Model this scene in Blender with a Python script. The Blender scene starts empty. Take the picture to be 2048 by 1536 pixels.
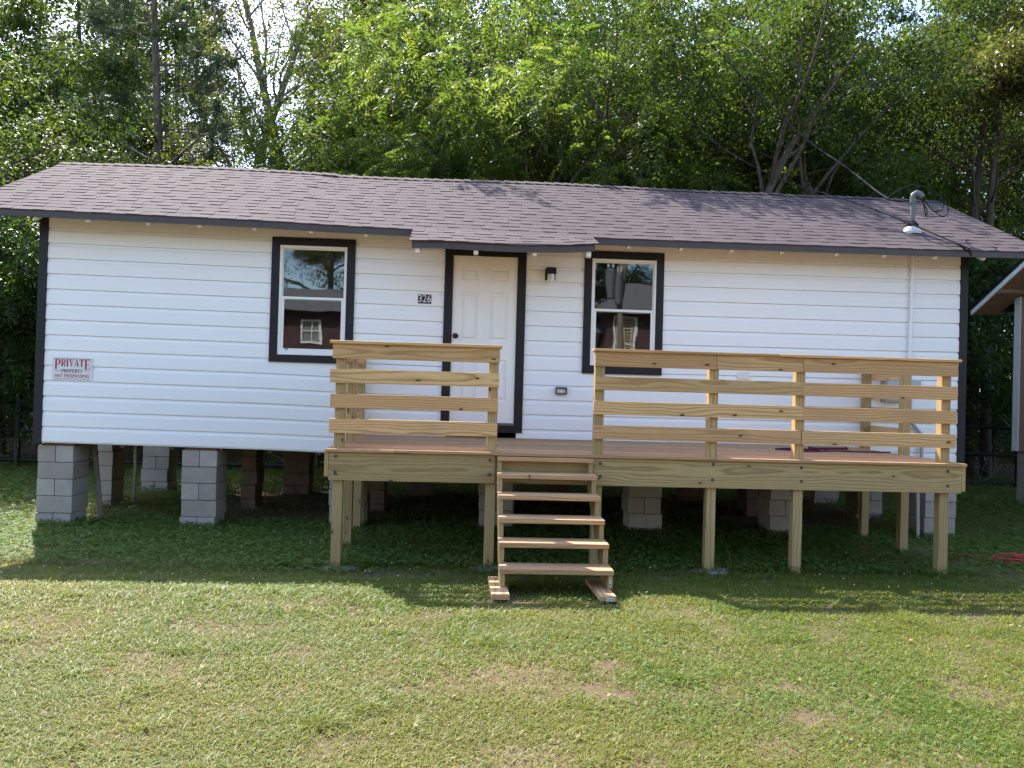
import bpy, bmesh, math, random
import numpy as np
from mathutils import Vector, Matrix

C = bpy.data.collections.new('place')
bpy.context.scene.collection.children.link(C)
SC = bpy.context.scene
rad = math.radians

# ------------------------------------------------------------------ camera
CAM = np.array([5.0252, -9.6576, 0.7391])
cam_d = bpy.data.cameras.new('camera'); cam = bpy.data.objects.new('camera', cam_d)
C.objects.link(cam); SC.camera = cam
cam_d.sensor_width = 36.0; cam_d.lens = 1586.85 * 36.0 / 2048.0
cam_d.clip_start = 0.05; cam_d.clip_end = 2000
PITCH, ROLL, YAW = 0.0111, 0.0280, 0.0529
_f = Vector((math.sin(YAW) * math.cos(PITCH), math.cos(YAW) * math.cos(PITCH), math.sin(PITCH)))
_r = Vector((math.cos(YAW), -math.sin(YAW), 0)); _u = _r.cross(_f)
_r2 = _r * math.cos(ROLL) + _u * math.sin(ROLL); _u2 = -_r * math.sin(ROLL) + _u * math.cos(ROLL)
_m = Matrix((( _r2.x, _u2.x, -_f.x, CAM[0]), (_r2.y, _u2.y, -_f.y, CAM[1]), (_r2.z, _u2.z, -_f.z, CAM[2]), (0, 0, 0, 1)))
cam.matrix_world = _m

# ------------------------------------------------------------------ light
SUN = Vector((-0.56, 1.0, 1.26)).normalized()          # towards the sun: high, behind the house, a little to the left
sun_d = bpy.data.lights.new('sun', 'SUN'); sun_d.energy = 4.1; sun_d.angle = rad(0.53); sun_d.color = (1.0, 0.945, 0.86)
sun = bpy.data.objects.new('sun', sun_d); C.objects.link(sun)
sun.rotation_euler = SUN.to_track_quat('Z', 'Y').to_euler()
sun.location = (0, 20, 40)
W = bpy.data.worlds.new('World'); SC.world = W; W.use_nodes = True
wn = W.node_tree
bg = wn.nodes['Background']
sky = wn.nodes.new('ShaderNodeTexSky'); sky.sky_type = 'NISHITA'; sky.sun_disc = False
sky.sun_elevation = math.asin(SUN.z); sky.sun_rotation = math.atan2(SUN.x, SUN.y)
sky.air_density = 1.0; sky.dust_density = 1.2; sky.ozone_density = 1.0
wn.links.new(sky.outputs[0], bg.inputs[0]); bg.inputs[1].default_value = 0.15
SC.view_settings.view_transform = 'Standard'; SC.view_settings.look = 'None'
SC.view_settings.exposure = 1.82; SC.view_settings.gamma = 1.0
SC.cycles.max_bounces = 8; SC.cycles.transparent_max_bounces = 12
SC.cycles.transmission_bounces = 6; SC.cycles.diffuse_bounces = 5

# ------------------------------------------------------------------ noise for layout
def vnoise(x, y, seed=0):
    x = np.asarray(x, float); y = np.asarray(y, float)
    xi = np.floor(x).astype(np.int64); yi = np.floor(y).astype(np.int64)
    fx = x - xi; fy = y - yi; fx = fx * fx * (3 - 2 * fx); fy = fy * fy * (3 - 2 * fy)
    def h(a, b):
        n = (a * 374761393 + b * 668265263 + seed * 974711) & 0x7fffffff
        n = ((n ^ (n >> 13)) * 1274126177) & 0x7fffffff
        return ((n ^ (n >> 16)) & 0xffff) / 65535.0
    return (h(xi, yi) * (1 - fx) + h(xi + 1, yi) * fx) * (1 - fy) + (h(xi, yi + 1) * (1 - fx) + h(xi + 1, yi + 1) * fx) * fy
def fnoise(x, y, seed=0):
    return (vnoise(x, y, seed) + 0.5 * vnoise(np.asarray(x) * 2.1, np.asarray(y) * 2.1, seed + 1) + 0.25 * vnoise(np.asarray(x) * 4.3, np.asarray(y) * 4.3, seed + 2)) / 1.75
def sstep(a, b, x):
    t = np.clip((np.asarray(x, float) - a) / (b - a), 0, 1); return t * t * (3 - 2 * t)
def gz(x, y):
    y = np.asarray(y, float)
    z = -0.955 + 0.068 * sstep(0.6, -2.3, y) + 0.078 * sstep(-2.3, -3.9, y)
    z = z - 0.03 * sstep(5.2, 3.2, np.asarray(x, float)) * sstep(-3.6, -2.6, y)
    return z + 0.03 * (fnoise(np.asarray(x) * 0.7, y * 0.7, 5) - 0.5) * sstep(-3.4, -5, y) + 0.05 * (fnoise(np.asarray(x) * .5, y * .5, 9) - .5) * sstep(2, 6, y)
def g1(x, y): return float(gz(x, y))
SAGX = [-1.0, 0, 2.6, 3.6, 5.9, 7.5, 10.5, 11.14, 12.2]; SAGZ = [0.004, 0, -0.025, -0.05, -0.075, -0.072, -0.06, -0.05, -0.04]
def sag(x): return float(np.interp(x, SAGX, SAGZ))

# ------------------------------------------------------------------ node helpers
def mat(name):
    m = bpy.data.materials.new(name); m.use_nodes = True
    nt = m.node_tree; nt.nodes.clear()
    out = nt.nodes.new('ShaderNodeOutputMaterial')
    return m, nt, out
class N:
    def __init__(s, nt): s.nt = nt
    def new(s, t, **k):
        n = s.nt.nodes.new('ShaderNode' + t)
        for a, b in k.items(): setattr(n, a, b)
        return n
    def l(s, a, b): s.nt.links.new(a, b)
    def set(s, sock, v):
        if isinstance(v, bpy.types.NodeSocket): s.l(v, sock)
        else: sock.default_value = v
    def math(s, op, a, b=0.0, c=0.0, clamp=False):
        n = s.new('Math', operation=op, use_clamp=clamp)
        for i, v in enumerate((a, b, c)): s.set(n.inputs[i], v)
        return n.outputs[0]
    def noise(s, vec=None, scale=5, detail=3, rough=0.5, dist=0.0):
        n = s.new('TexNoise'); n.inputs['Scale'].default_value = scale; n.inputs['Detail'].default_value = detail
        n.inputs['Roughness'].default_value = rough; n.inputs['Distortion'].default_value = dist
        if vec is not None: s.l(vec, n.inputs['Vector'])
        return n.outputs['Fac']
    def ramp(s, fac, stops):
        n = s.new('ValToRGB'); e = n.color_ramp.elements
        while len(e) > 1: e.remove(e[-1])
        for i, (p, c) in enumerate(stops):
            q = e[0] if i == 0 else e.new(p)
            q.position = p; q.color = (*c, 1) if len(c) == 3 else c
        s.l(fac, n.inputs[0]); return n.outputs[0]
    def mixc(s, fac, a, b, mode='MIX'):
        n = s.new('Mix', data_type='RGBA', blend_type=mode)
        s.set(n.inputs[0], fac)
        for sock, v in ((n.inputs[6], a), (n.inputs[7], b)):
            if isinstance(v, (tuple, list)): sock.default_value = (*v[:3], 1)
            else: s.l(v, sock)
        return n.outputs[2]
    def mapping(s, vec, scale=(1, 1, 1), loc=(0, 0, 0), rot=(0, 0, 0)):
        n = s.new('Mapping'); n.inputs['Scale'].default_value = scale; n.inputs['Location'].default_value = loc
        n.inputs['Rotation'].default_value = rot
        s.l(vec, n.inputs['Vector']); return n.outputs[0]
    def attr(s, name, out='Fac'):
        n = s.new('Attribute', attribute_name=name); return n.outputs[out]
    def obj(s): return s.new('TexCoord').outputs['Object']
    def pos(s): return s.new('NewGeometry').outputs['Position']
    def bump(s, h, strength=0.3, dist=0.01):
        n = s.new('Bump'); n.inputs['Strength'].default_value = strength; n.inputs['Distance'].default_value = dist
        s.l(h, n.inputs['Height']); return n.outputs[0]
    def bsdf(s, col, rough=0.6, spec=0.3, metal=0.0, normal=None):
        n = s.new('BsdfPrincipled')
        if isinstance(col, (tuple, list)): n.inputs['Base Color'].default_value = (*col[:3], 1)
        else: s.l(col, n.inputs['Base Color'])
        s.set(n.inputs['Roughness'], rough); n.inputs['Specular IOR Level'].default_value = spec
        n.inputs['Metallic'].default_value = metal
        if normal is not None: s.l(normal, n.inputs['Normal'])
        return n.outputs[0]

def m_plain(name, col, rough=0.6, spec=0.3, metal=0.0, var=0.12, scale=6.0, bump=0.0, bscale=60, bd=0.002):
    m, nt, out = mat(name); n = N(nt); p = n.pos()
    f = n.noise(p, scale, 4, 0.6)
    c = n.mixc(f, tuple(v * (1 - var) for v in col), tuple(min(1, v * (1 + var)) for v in col))
    nm = n.bump(n.noise(p, bscale, 3), bump, bd) if bump else None
    rr = n.math('MULTIPLY_ADD', n.noise(p, scale * 2.3, 2), 0.2, rough - 0.1)
    n.l(n.bsdf(c, rr, spec, metal, nm), out.inputs[0]); return m

def m_wood(name, light, dark, red, knots=0.05, rough=0.72, green=None):
    m, nt, out = mat(name); n = N(nt)
    wc = n.attr('wc', 'Vector'); rn = n.attr('rn')
    warp = n.new('TexNoise'); warp.inputs['Scale'].default_value = 1.0; warp.inputs['Detail'].default_value = 2
    n.l(n.mapping(wc, (1.1, 5, 5)), warp.inputs['Vector'])
    wv = n.new('VectorMath', operation='MULTIPLY_ADD'); n.l(warp.outputs['Color'], wv.inputs[0])
    wv.inputs[1].default_value = (0.0, 0.085, 0.085); n.l(wc, wv.inputs[2])
    wave = n.new('TexWave', wave_type='RINGS', rings_direction='X', wave_profile='SAW')
    n.l(n.mapping(wv.outputs[0], (0.02, 1, 1)), wave.inputs['Vector'])
    wave.inputs['Scale'].default_value = 16; wave.inputs['Distortion'].default_value = 0.6; wave.inputs['Detail'].default_value = 1
    ring = n.ramp(wave.outputs['Fac'], [(0.0, (0, 0, 0)), (0.45, (.15, .15, .15)), (0.85, (1, 1, 1)), (1.0, (.1, .1, .1))])
    base = n.mixc(rn, light, red)
    hv = n.math('MULTIPLY_ADD', n.math('FRACT', n.math('MULTIPLY', rn, 7.31)), 0.46, 0.72)
    cb = n.new('CombineXYZ'); [n.l(hv, cb.inputs[q]) for q in range(3)]
    base = n.mixc(1.0, base, cb.outputs[0], 'MULTIPLY')
    if green: base = n.mixc(n.math('MULTIPLY', n.noise(n.mapping(wc, (1.5, 8, 8)), 1.0, 2), 0.9), base, green)
    c = n.mixc(n.math('MULTIPLY', ring, 0.85), base, dark)
    fine = n.noise(n.mapping(wc, (4, 160, 160)), 1.0, 3, 0.6)
    c = n.mixc(n.math('MULTIPLY_ADD', fine, 1.0, -0.25, clamp=True), n.mixc(0.3, c, dark), c)
    # knots: sparse ellipses
    vo = n.new('TexVoronoi', voronoi_dimensions='2D'); n.l(n.mapping(wc, (2.0, 5.0, 0.0)), vo.inputs['Vector']); vo.inputs['Scale'].default_value = 1.0
    kd = n.math('ADD', vo.outputs['Distance'], n.math('MULTIPLY', n.noise(wc, 30, 2), 0.05))
    sel = n.math('GREATER_THAN', n.new('SeparateColor').outputs[0], 0.45)
    sep = nt.nodes[-2] if False else [x for x in nt.nodes if x.bl_idname == 'ShaderNodeSeparateColor'][-1]
    n.l(vo.outputs['Color'], sep.inputs[0])
    km = n.math('MULTIPLY', n.math('LESS_THAN', kd, 0.02 + knots), sel)
    halo = n.math('MULTIPLY', n.math('SUBTRACT', 1.0, n.math('MULTIPLY', kd, 4.2), clamp=True), sel)
    c = n.mixc(n.math('MULTIPLY', halo, 0.35), c, dark)
    c = n.mixc(km, c, (0.085, 0.045, 0.022))
    st = n.noise(n.mapping(wc, (2.2, 2.2, 2.2)), 1.0, 4, 0.6)
    c = n.mixc(n.math('MULTIPLY_ADD', st, 1.6, -0.72, clamp=True), c, n.mixc(0.5, c, (0.20, 0.17, 0.11)))
    nm = n.bump(n.math('ADD', fine, ring), 0.25, 0.0012)
    n.l(n.bsdf(c, rough, 0.25, 0, nm), out.inputs[0]); return m

def m_leaf(name, a, b, trans, k=0.45, spec=0.35, rough=0.42):
    m, nt, out = mat(name); n = N(nt)
    t = n.attr('tone')
    col = n.mixc(t, a, b)
    pr = n.bsdf(col, rough, spec)
    tr = n.new('BsdfTranslucent'); n.l(n.mixc(t, trans[0], trans[1]), tr.inputs[0])
    mx = n.new('MixShader'); mx.inputs[0].default_value = k
    n.l(pr, mx.inputs[1]); n.l(tr.outputs[0], mx.inputs[2]); n.l(mx.outputs[0], out.inputs[0]); return m

def m_bark(name, a, b):
    m, nt, out = mat(name); n = N(nt); p = n.pos()
    f = n.noise(n.mapping(p, (14, 14, 3)), 1.0, 5, 0.65)
    c = n.mixc(n.math('MULTIPLY_ADD', f, 2.0, -0.5, clamp=True), a, b)
    n.l(n.bsdf(c, 0.9, 0.1, 0, n.bump(f, 0.8, 0.03)), out.inputs[0]); return m

M = {}
# white painted siding
m, nt, out = mat('white_siding_paint'); n = N(nt); p = n.pos()
f1 = n.noise(n.mapping(p, (0.7, 1, 3.2)), 1.0, 4, 0.6); f2 = n.noise(n.mapping(p, (10, 10, 80)), 1.0, 3)
c = n.mixc(f1, (0.82, 0.82, 0.81), (0.88, 0.88, 0.88))
sp = n.noise(p, 23, 2); c = n.mixc(n.math('GREATER_THAN', sp, 0.80), c, (0.5, 0.47, 0.42))
n.l(n.bsdf(c, 0.42, 0.3, 0, n.bump(n.math('ADD', f1, n.math('MULTIPLY', f2, 0.25)), 0.25, 0.006)), out.inputs[0]); M['white'] = m
M['vinyl'] = m_plain('white_vinyl', (0.80, 0.79, 0.75), 0.35, 0.4, var=0.03)
M['door'] = m_plain('off_white_door_paint', (0.83, 0.81, 0.775), 0.4, 0.35, var=0.04, scale=3)
M['black'] = m_plain('black_trim_paint', (0.012, 0.011, 0.014), 0.5, 0.3, var=0.3)
M['fascia'] = m_plain('dark_brown_fascia_metal', (0.060, 0.050, 0.050), 0.5, 0.35, var=0.15)
M['rafter'] = m_plain('cream_rafter_paint', (0.72, 0.68, 0.6), 0.55, 0.2, var=0.08)
# shingles
m, nt, out = mat('mauve_brown_shingle'); n = N(nt); p = n.pos()
t = n.attr('tone'); c = n.mixc(t, (0.066, 0.0485, 0.053), (0.106, 0.0805, 0.087))
gr = n.noise(p, 260, 2, 0.7); c = n.mixc(n.math('MULTIPLY_ADD', gr, 2.4, -0.7, clamp=True), n.mixc(0.35, c, (0.05, 0.04, 0.042)), c)
big = n.noise(p, 0.9, 3); c = n.mixc(n.math('MULTIPLY', big, 0.25), c, (0.135, 0.112, 0.110))
n.l(n.bsdf(c, 0.92, 0.12, 0, n.bump(gr, 0.5, 0.002)), out.inputs[0]); M['shingle'] = m
M['wood_rail'] = m_wood('pine_rail_wood', (0.72, 0.50, 0.235), (0.35, 0.185, 0.065), (0.71, 0.415, 0.21), 0.05)
M['wood_beam'] = m_wood('treated_beam_wood', (0.54, 0.385, 0.18), (0.25, 0.155, 0.062), (0.57, 0.385, 0.185), 0.045, green=(0.41, 0.335, 0.165))
M['wood_deck'] = m_wood('decking_wood', (0.56, 0.35, 0.185), (0.30, 0.16, 0.075), (0.57, 0.335, 0.185), 0.03)
M['wood_old'] = m_wood('old_framing_wood', (0.20, 0.13, 0.08), (0.09, 0.055, 0.035), (0.24, 0.11, 0.07), 0.03)
# concrete block
m, nt, out = mat('concrete_block'); n = N(nt); p = n.pos(); t = n.attr('tone')
c = n.mixc(t, (0.43, 0.38, 0.33), (0.57, 0.53, 0.485)); f = n.noise(p, 3.0, 5, 0.65); g = n.noise(p, 90, 3, 0.7)
c = n.mixc(n.math('MULTIPLY_ADD', f, 1.8, -0.62, clamp=True), n.mixc(0.45, c, (0.2, 0.155, 0.12)), c)
c = n.mixc(n.math('MULTIPLY_ADD', g, 1.6, -0.2, clamp=True), n.mixc(0.4, c, (0.2, 0.19, 0.18)), c)
pit = n.noise(p, 55, 2, 0.5); c = n.mixc(n.math('MULTIPLY_ADD', pit, 6.0, -3.9, clamp=True), c, (0.12, 0.105, 0.09))
n.l(n.bsdf(c, 0.95, 0.08, 0, n.bump(n.math('SUBTRACT', g, pit), 0.8, 0.006)), out.inputs[0]); M['block'] = m
M['concrete'] = m_plain('rough_concrete', (0.24, 0.21, 0.185), 0.95, 0.08, var=0.35, scale=9, bump=0.8, bscale=40, bd=0.01)
M['paver'] = m_plain('reddish_paver', (0.26, 0.17, 0.125), 0.95, 0.08, var=0.3, scale=9, bump=0.5, bscale=70)
M['galv'] = m_plain('galvanised_steel', (0.13, 0.132, 0.135), 0.6, 0.4, 0.3, var=0.2, scale=14)
M['bolt'] = m_plain('zinc_bolt', (0.10, 0.092, 0.085), 0.6, 0.4, 0.3, var=0.2)
M['rubber'] = m_plain('black_rubber', (0.022, 0.022, 0.024), 0.85, 0.08, var=0.2)
M['whitemetal'] = m_plain('white_flashing', (0.50, 0.50, 0.49), 0.5, 0.3, var=0.12)
M['grey'] = m_plain('grey_enamel', (0.42, 0.44, 0.45), 0.45, 0.4, var=0.08)
M['red'] = m_plain('red_cord_jacket', (0.50, 0.035, 0.045), 0.45, 0.4, var=0.15)
M['magenta'] = m_plain('maroon_strap_webbing', (0.085, 0.008, 0.034), 0.75, 0.2, var=0.2)
M['crimson'] = m_plain('crimson_print', (0.33, 0.018, 0.085), 0.55, 0.2, var=0.1)
M['darkprint'] = m_plain('dark_print', (0.11, 0.035, 0.06), 0.55, 0.2, var=0.1)
M['signwhite'] = m_plain('white_sign_plastic', (0.73, 0.71, 0.70), 0.5, 0.3, var=0.05, scale=9)
M['numeral'] = m_plain('silver_numeral', (0.80, 0.80, 0.82), 0.4, 0.4, var=0.05)
M['tagwhite'] = m_plain('white_paper_tag', (0.8, 0.8, 0.78), 0.7, 0.2, var=0.05)
M['taggreen'] = m_plain('teal_print', (0.03, 0.23, 0.17), 0.6, 0.2, var=0.1)
M['fence'] = m_plain('black_fence_coating', (0.012, 0.013, 0.013), 0.5, 0.3, var=0.3)
M['tan'] = m_plain('tan_lap_siding', (0.36, 0.25, 0.17), 0.7, 0.2, var=0.12)
M['soffit'] = m_plain('tan_soffit_boards', (0.30, 0.215, 0.145), 0.8, 0.1, var=0.15, scale=4)
M['pvc'] = m_plain('dull_pvc', (0.42, 0.41, 0.37), 0.5, 0.3, var=0.2)
M['interior'] = m_plain('dim_interior_paint', (0.22, 0.21, 0.2), 0.8, 0.1, var=0.05)
M['yellow'] = m_plain('yellow_siding_paint', (0.60, 0.47, 0.05), 0.6, 0.2, var=0.08)
M['roofgrey'] = m_plain('grey_shingle', (0.13, 0.125, 0.125), 0.95, 0.1, var=0.3, scale=16)
M['roofblue'] = m_plain('slate_shingle', (0.09, 0.105, 0.125), 0.95, 0.1, var=0.3, scale=16)
M['blind'] = m_plain('straw_slats', (0.50, 0.40, 0.24), 0.8, 0.1, var=0.2)
M['dry'] = m_plain('dry_leaf', (0.26, 0.19, 0.115), 0.85, 0.1, var=0.35, scale=30)
# brick
m, nt, out = mat('red_brick'); n = N(nt)
bt = n.new('TexBrick'); n.l(n.mapping(n.pos(), (1, 1, 1), rot=(rad(90), 0, 0)), bt.inputs['Vector'])
bt.inputs['Color1'].default_value = (0.085, 0.034, 0.034, 1); bt.inputs['Color2'].default_value = (0.065, 0.028, 0.028, 1); bt.inputs['Mortar'].default_value = (0.15, 0.13, 0.12, 1)
bt.inputs['Scale'].default_value = 1.0; bt.inputs['Brick Width'].default_value = 0.21; bt.inputs['Row Height'].default_value = 0.07; bt.inputs['Mortar Size'].default_value = 0.006
n.l(n.bsdf(bt.outputs['Color'], 0.9, 0.1), out.inputs[0]); M['brick'] = m
# window glass: double pane, slightly wavy
m, nt, out = mat('wavy_window_glass'); n = N(nt); p = n.pos()
wv = n.noise(n.mapping(p, (3.0, 3.0, 1.8)), 1.0, 1, 0.4); nm = n.bump(wv, 0.035, 0.03)
gl = n.new('BsdfGlossy'); gl.inputs['Roughness'].default_value = 0.015; gl.inputs['Color'].default_value = (0.9, 0.95, 1, 1); n.l(nm, gl.inputs['Normal'])
tr = n.new('BsdfTransparent'); tr.inputs[0].default_value = (0.72, 0.76, 0.76, 1)
fr = n.new('Fresnel'); fr.inputs[0].default_value = 1.5
fac = n.math('MULTIPLY_ADD', fr.outputs[0], 1.4, 0.03, clamp=True)
mx = n.new('MixShader'); n.l(fac, mx.inputs[0]); n.l(tr.outputs[0], mx.inputs[1]); n.l(gl.outputs[0], mx.inputs[2]); n.l(mx.outputs[0], out.inputs[0]); M['glass'] = m
m, nt, out = mat('clear_lamp_glass'); n = N(nt)
b = n.new('BsdfPrincipled'); b.inputs['Base Color'].default_value = (.9, .92, .92, 1); b.inputs['Roughness'].default_value = 0.12; b.inputs['Transmission Weight'].default_value = 0.35
n.l(b.outputs[0], out.inputs[0]); M['lampglass'] = m
# ground: sandy loam with dead thatch, leaf litter beyond the fence
m, nt, out = mat('lawn_soil'); n = N(nt); p = n.pos()
f = n.noise(p, 1.3, 5, 0.6); g = n.noise(p, 38, 4, 0.7); h = n.noise(p, 140, 2, 0.6)
c = n.mixc(n.math('MULTIPLY_ADD', f, 2.2, -0.6, clamp=True), (0.125, 0.080, 0.053), (0.185, 0.128, 0.086))
c = n.mixc(n.math('MULTIPLY_ADD', g, 2.6, -1.0, clamp=True), c, (0.11, 0.10, 0.05))
c = n.mixc(n.math('MULTIPLY_ADD', h, 3.0, -1.75, clamp=True), c, (0.36, 0.30, 0.2))
sx = n.new('SeparateXYZ'); n.l(p, sx.inputs[0])
lit = n.math('MULTIPLY', n.math('SUBTRACT', sx.outputs[1], 7.0), 0.5, clamp=True)
lc = n.mixc(g, (0.06, 0.038, 0.025), (0.15, 0.10, 0.06))
c = n.mixc(lit, c, lc)
n.l(n.bsdf(c, 0.95, 0.08, 0, n.bump(n.math('ADD', g, n.math('MULTIPLY', h, 0.5)), 0.9, 0.02)), out.inputs[0]); M['ground'] = m
M['grass'] = m_leaf('lawn_blades', (0.088, 0.148, 0.020), (0.215, 0.205, 0.042), ((0.19, 0.30, 0.018), (0.37, 0.34, 0.045)), 0.43, 0.3, 0.5)
M['clover'] = m_leaf('clover_leaves', (0.068, 0.140, 0.028), (0.145, 0.205, 0.050), ((0.12, 0.26, 0.03), (0.24, 0.33, 0.055)), 0.33, 0.15, 0.6)
M['flower'] = m_plain('clover_blossom', (0.50, 0.50, 0.42), 0.8, 0.1, var=0.1)
M['leaf_pinnate'] = m_leaf('pinnate_leaves', (0.027, 0.052, 0.013), (0.058, 0.084, 0.019), ((0.115, 0.215, 0.025), (0.29, 0.35, 0.045)), 0.46, 0.2, 0.5)
M['leaf_broad'] = m_leaf('broad_leaves', (0.018, 0.036, 0.011), (0.036, 0.055, 0.014), ((0.052, 0.115, 0.014), (0.155, 0.205, 0.025)), 0.42, 0.18, 0.5)
M['leaf_oak'] = m_leaf('oak_leaves', (0.030, 0.044, 0.012), (0.064, 0.070, 0.018), ((0.10, 0.14, 0.015), (0.30, 0.29, 0.04)), 0.38, 0.4, 0.4)
M['leaf_shrub'] = m_leaf('shrub_leaves', (0.022, 0.048, 0.013), (0.045, 0.075, 0.018), ((0.055, 0.14, 0.014), (0.13, 0.22, 0.024)), 0.38, 0.4, 0.42)
M['needle'] = m_leaf('pine_needles', (0.028, 0.055, 0.026), (0.055, 0.080, 0.036), ((0.05, 0.09, 0.03), (0.09, 0.12, 0.04)), 0.25, 0.3, 0.5)
M['bark'] = m_bark('grey_brown_bark', (0.045, 0.036, 0.030), (0.14, 0.115, 0.095))
M['pinebark'] = m_bark('pine_bark', (0.07, 0.05, 0.042), (0.20, 0.15, 0.125))
M['palebark'] = m_bark('pale_grey_bark', (0.10, 0.085, 0.072), (0.27, 0.235, 0.20))
M['pole'] = m_bark('weathered_pole_wood', (0.12, 0.095, 0.07), (0.26, 0.22, 0.18))

# ------------------------------------------------------------------ mesh builder
class MB:
    def __init__(s): s.v = []; s.f = []; s.wc = []; s.rn = []; s.tone = []; s.mi = []; s.sm = []
    def add(s, vs, fs, wc=None, rn=0.5, tone=0.5, mi=0, smooth=False):
        b = len(s.v); s.v += [tuple(q) for q in vs]; s.f += [[b + i for i in q] for q in fs]
        s.wc += wc if wc else [tuple(q) for q in vs]; s.rn += [rn] * len(vs)
        s.tone += list(tone) if isinstance(tone, (list, tuple)) else [tone] * len(vs)
        s.mi += [mi] * len(fs); s.sm += [smooth] * len(fs)
    def box(s, x0, x1, y0, y1, z0, z1, rng=None, mi=0, tone=0.5, fn=None):
        vs = [(x, y, z) for x in (x0, x1) for y in (y0, y1) for z in (z0, z1)]
        d = (x1 - x0, y1 - y0, z1 - z0); order = sorted(range(3), key=lambda i: -d[i])
        r = rng or random; off = (r.uniform(0, 50), r.uniform(0.03, 0.12) * r.choice((-1, 1)), r.uniform(0.02, 0.09))
        c = ((x0 + x1) / 2, (y0 + y1) / 2, (z0 + z1) / 2)
        wc = [tuple((q[order[k]] - c[order[k]]) + off[k] for k in range(3)) for q in vs]
        if fn: vs = [fn(q) for q in vs]
        s.add(vs, [(0, 1, 3, 2), (4, 6, 7, 5), (0, 4, 5, 1), (2, 3, 7, 6), (0, 2, 6, 4), (1, 5, 7, 3)], wc, r.random(), tone, mi)
    def beam(s, a, b, w, h, up=(0, 0, 1), rng=None, mi=0, tone=0.5):
        a = Vector(a); b = Vector(b); d = (b - a); L = d.length; d.normalize(); u = Vector(up)
        sd = d.cross(u).normalized(); u = sd.cross(d)
        vs = [a + d * (L * i) + sd * (w * (j - .5)) + u * (h * (k - .5)) for i in (0, 1) for j in (0, 1) for k in (0, 1)]
        r = rng or random; off = (r.uniform(0, 50), r.uniform(-.1, .1), r.uniform(0.02, .09))
        wc = [(L * i + off[0], w * (j - .5) + off[1], h * (k - .5) + off[2]) for i in (0, 1) for j in (0, 1) for k in (0, 1)]
        s.add(vs, [(0, 1, 3, 2), (4, 6, 7, 5), (0, 4, 5, 1), (2, 3, 7, 6), (0, 2, 6, 4), (1, 5, 7, 3)], wc, r.random(), tone, mi)
    def prism(s, poly, axis, a, b, mi=0, rng=None, tone=0.5):
        n = len(poly)
        def P(q, t): return (t, q[0], q[1]) if axis == 0 else ((q[0], t, q[1]) if axis == 1 else (q[0], q[1], t))
        vs = [P(q, a) for q in poly] + [P(q, b) for q in poly]
        fs = [list(range(n)), list(range(2 * n - 1, n - 1, -1))] + [(i, (i + 1) % n, n + (i + 1) % n, n + i) for i in range(n)]
        r = rng or random; o = r.uniform(0, 50)
        s.add(vs, fs, [(q[2] + q[1] + o, q[0] + .06, q[1] * .7 + .05) for q in vs], r.random(), tone, mi)
    def tube(s, pts, radii, n=8, mi=0, cap=True, tone=0.5):
        pts = [Vector(p) for p in pts]
        if not isinstance(radii, (list, tuple)): radii = [radii] * len(pts)
        vs = []; ref = Vector((0.31, 0.17, 0.93)).normalized()
        for i, p in enumerate(pts):
            d = (pts[min(i + 1, len(pts) - 1)] - pts[max(i - 1, 0)])
            d = d.normalized() if d.length > 1e-9 else Vector((0, 0, 1))
            u = ref - d * ref.dot(d)
            if u.length < 0.15: u = Vector((1, 0, 0)) - d * d.x
            u.normalize(); ref = u; w = d.cross(u)
            for k in range(n):
                a = 2 * math.pi * k / n; vs.append(p + (u * math.cos(a) + w * math.sin(a)) * radii[i])
        fs = []
        for i in range(len(pts) - 1):
            for k in range(n):
                fs.append((i * n + k, i * n + (k + 1) % n, (i + 1) * n + (k + 1) % n, (i + 1) * n + k))
        s.add(vs, fs, mi=mi, smooth=True, tone=tone)
        if cap:
            b = len(vs); s.add(vs[:n], [list(range(n - 1, -1, -1))], mi=mi, tone=tone); s.add(vs[-n:], [list(range(n))], mi=mi, tone=tone)
    def lathe(s, prof, c, n=16, axis='z', mi=0):
        vs = []
        for r, h in prof:
            for k in range(n):
                a = 2 * math.pi * k / n
                if axis == 'z': vs.append((c[0] + r * math.cos(a), c[1] + r * math.sin(a), c[2] + h))
                else: vs.append((c[0] + r * math.cos(a), c[1] - h, c[2] + r * math.sin(a)))
        fs = [(i * n + k, i * n + (k + 1) % n, (i + 1) * n + (k + 1) % n, (i + 1) * n + k) for i in range(len(prof) - 1) for k in range(n)]
        fs += [list(range(n - 1, -1, -1)), [(len(prof) - 1) * n + k for k in range(n)]]
        s.add(vs, fs, mi=mi, smooth=False)
    def build(s, name, mats, parent=None, bevel=0.0, loc=None):
        me = bpy.data.meshes.new(name)
        off = Vector(loc) if loc is not None else Vector((0, 0, 0))
        me.from_pydata([tuple(Vector(q) - off) for q in s.v], [], s.f)
        a = me.attributes.new('wc', 'FLOAT_VECTOR', 'POINT'); a.data.foreach_set('vector', np.array(s.wc, dtype=np.float32).ravel())
        a = me.attributes.new('rn', 'FLOAT', 'POINT'); a.data.foreach_set('value', np.array(s.rn, dtype=np.float32))
        a = me.attributes.new('tone', 'FLOAT', 'POINT'); a.data.foreach_set('value', np.array(s.tone, dtype=np.float32))
        for mt in (mats if isinstance(mats, (list, tuple)) else [mats]): me.materials.append(mt)
        me.polygons.foreach_set('material_index', np.array(s.mi, dtype=np.int32))
        me.polygons.foreach_set('use_smooth', np.array(s.sm, dtype=bool))
        bm = bmesh.new(); bm.from_mesh(me); bmesh.ops.recalc_face_normals(bm, faces=bm.faces); bm.to_mesh(me); bm.free()
        o = bpy.data.objects.new(name, me); C.objects.link(o); o.location = off
        if parent is not None:
            o.parent = parent; o.location = off - PW(parent)
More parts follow.
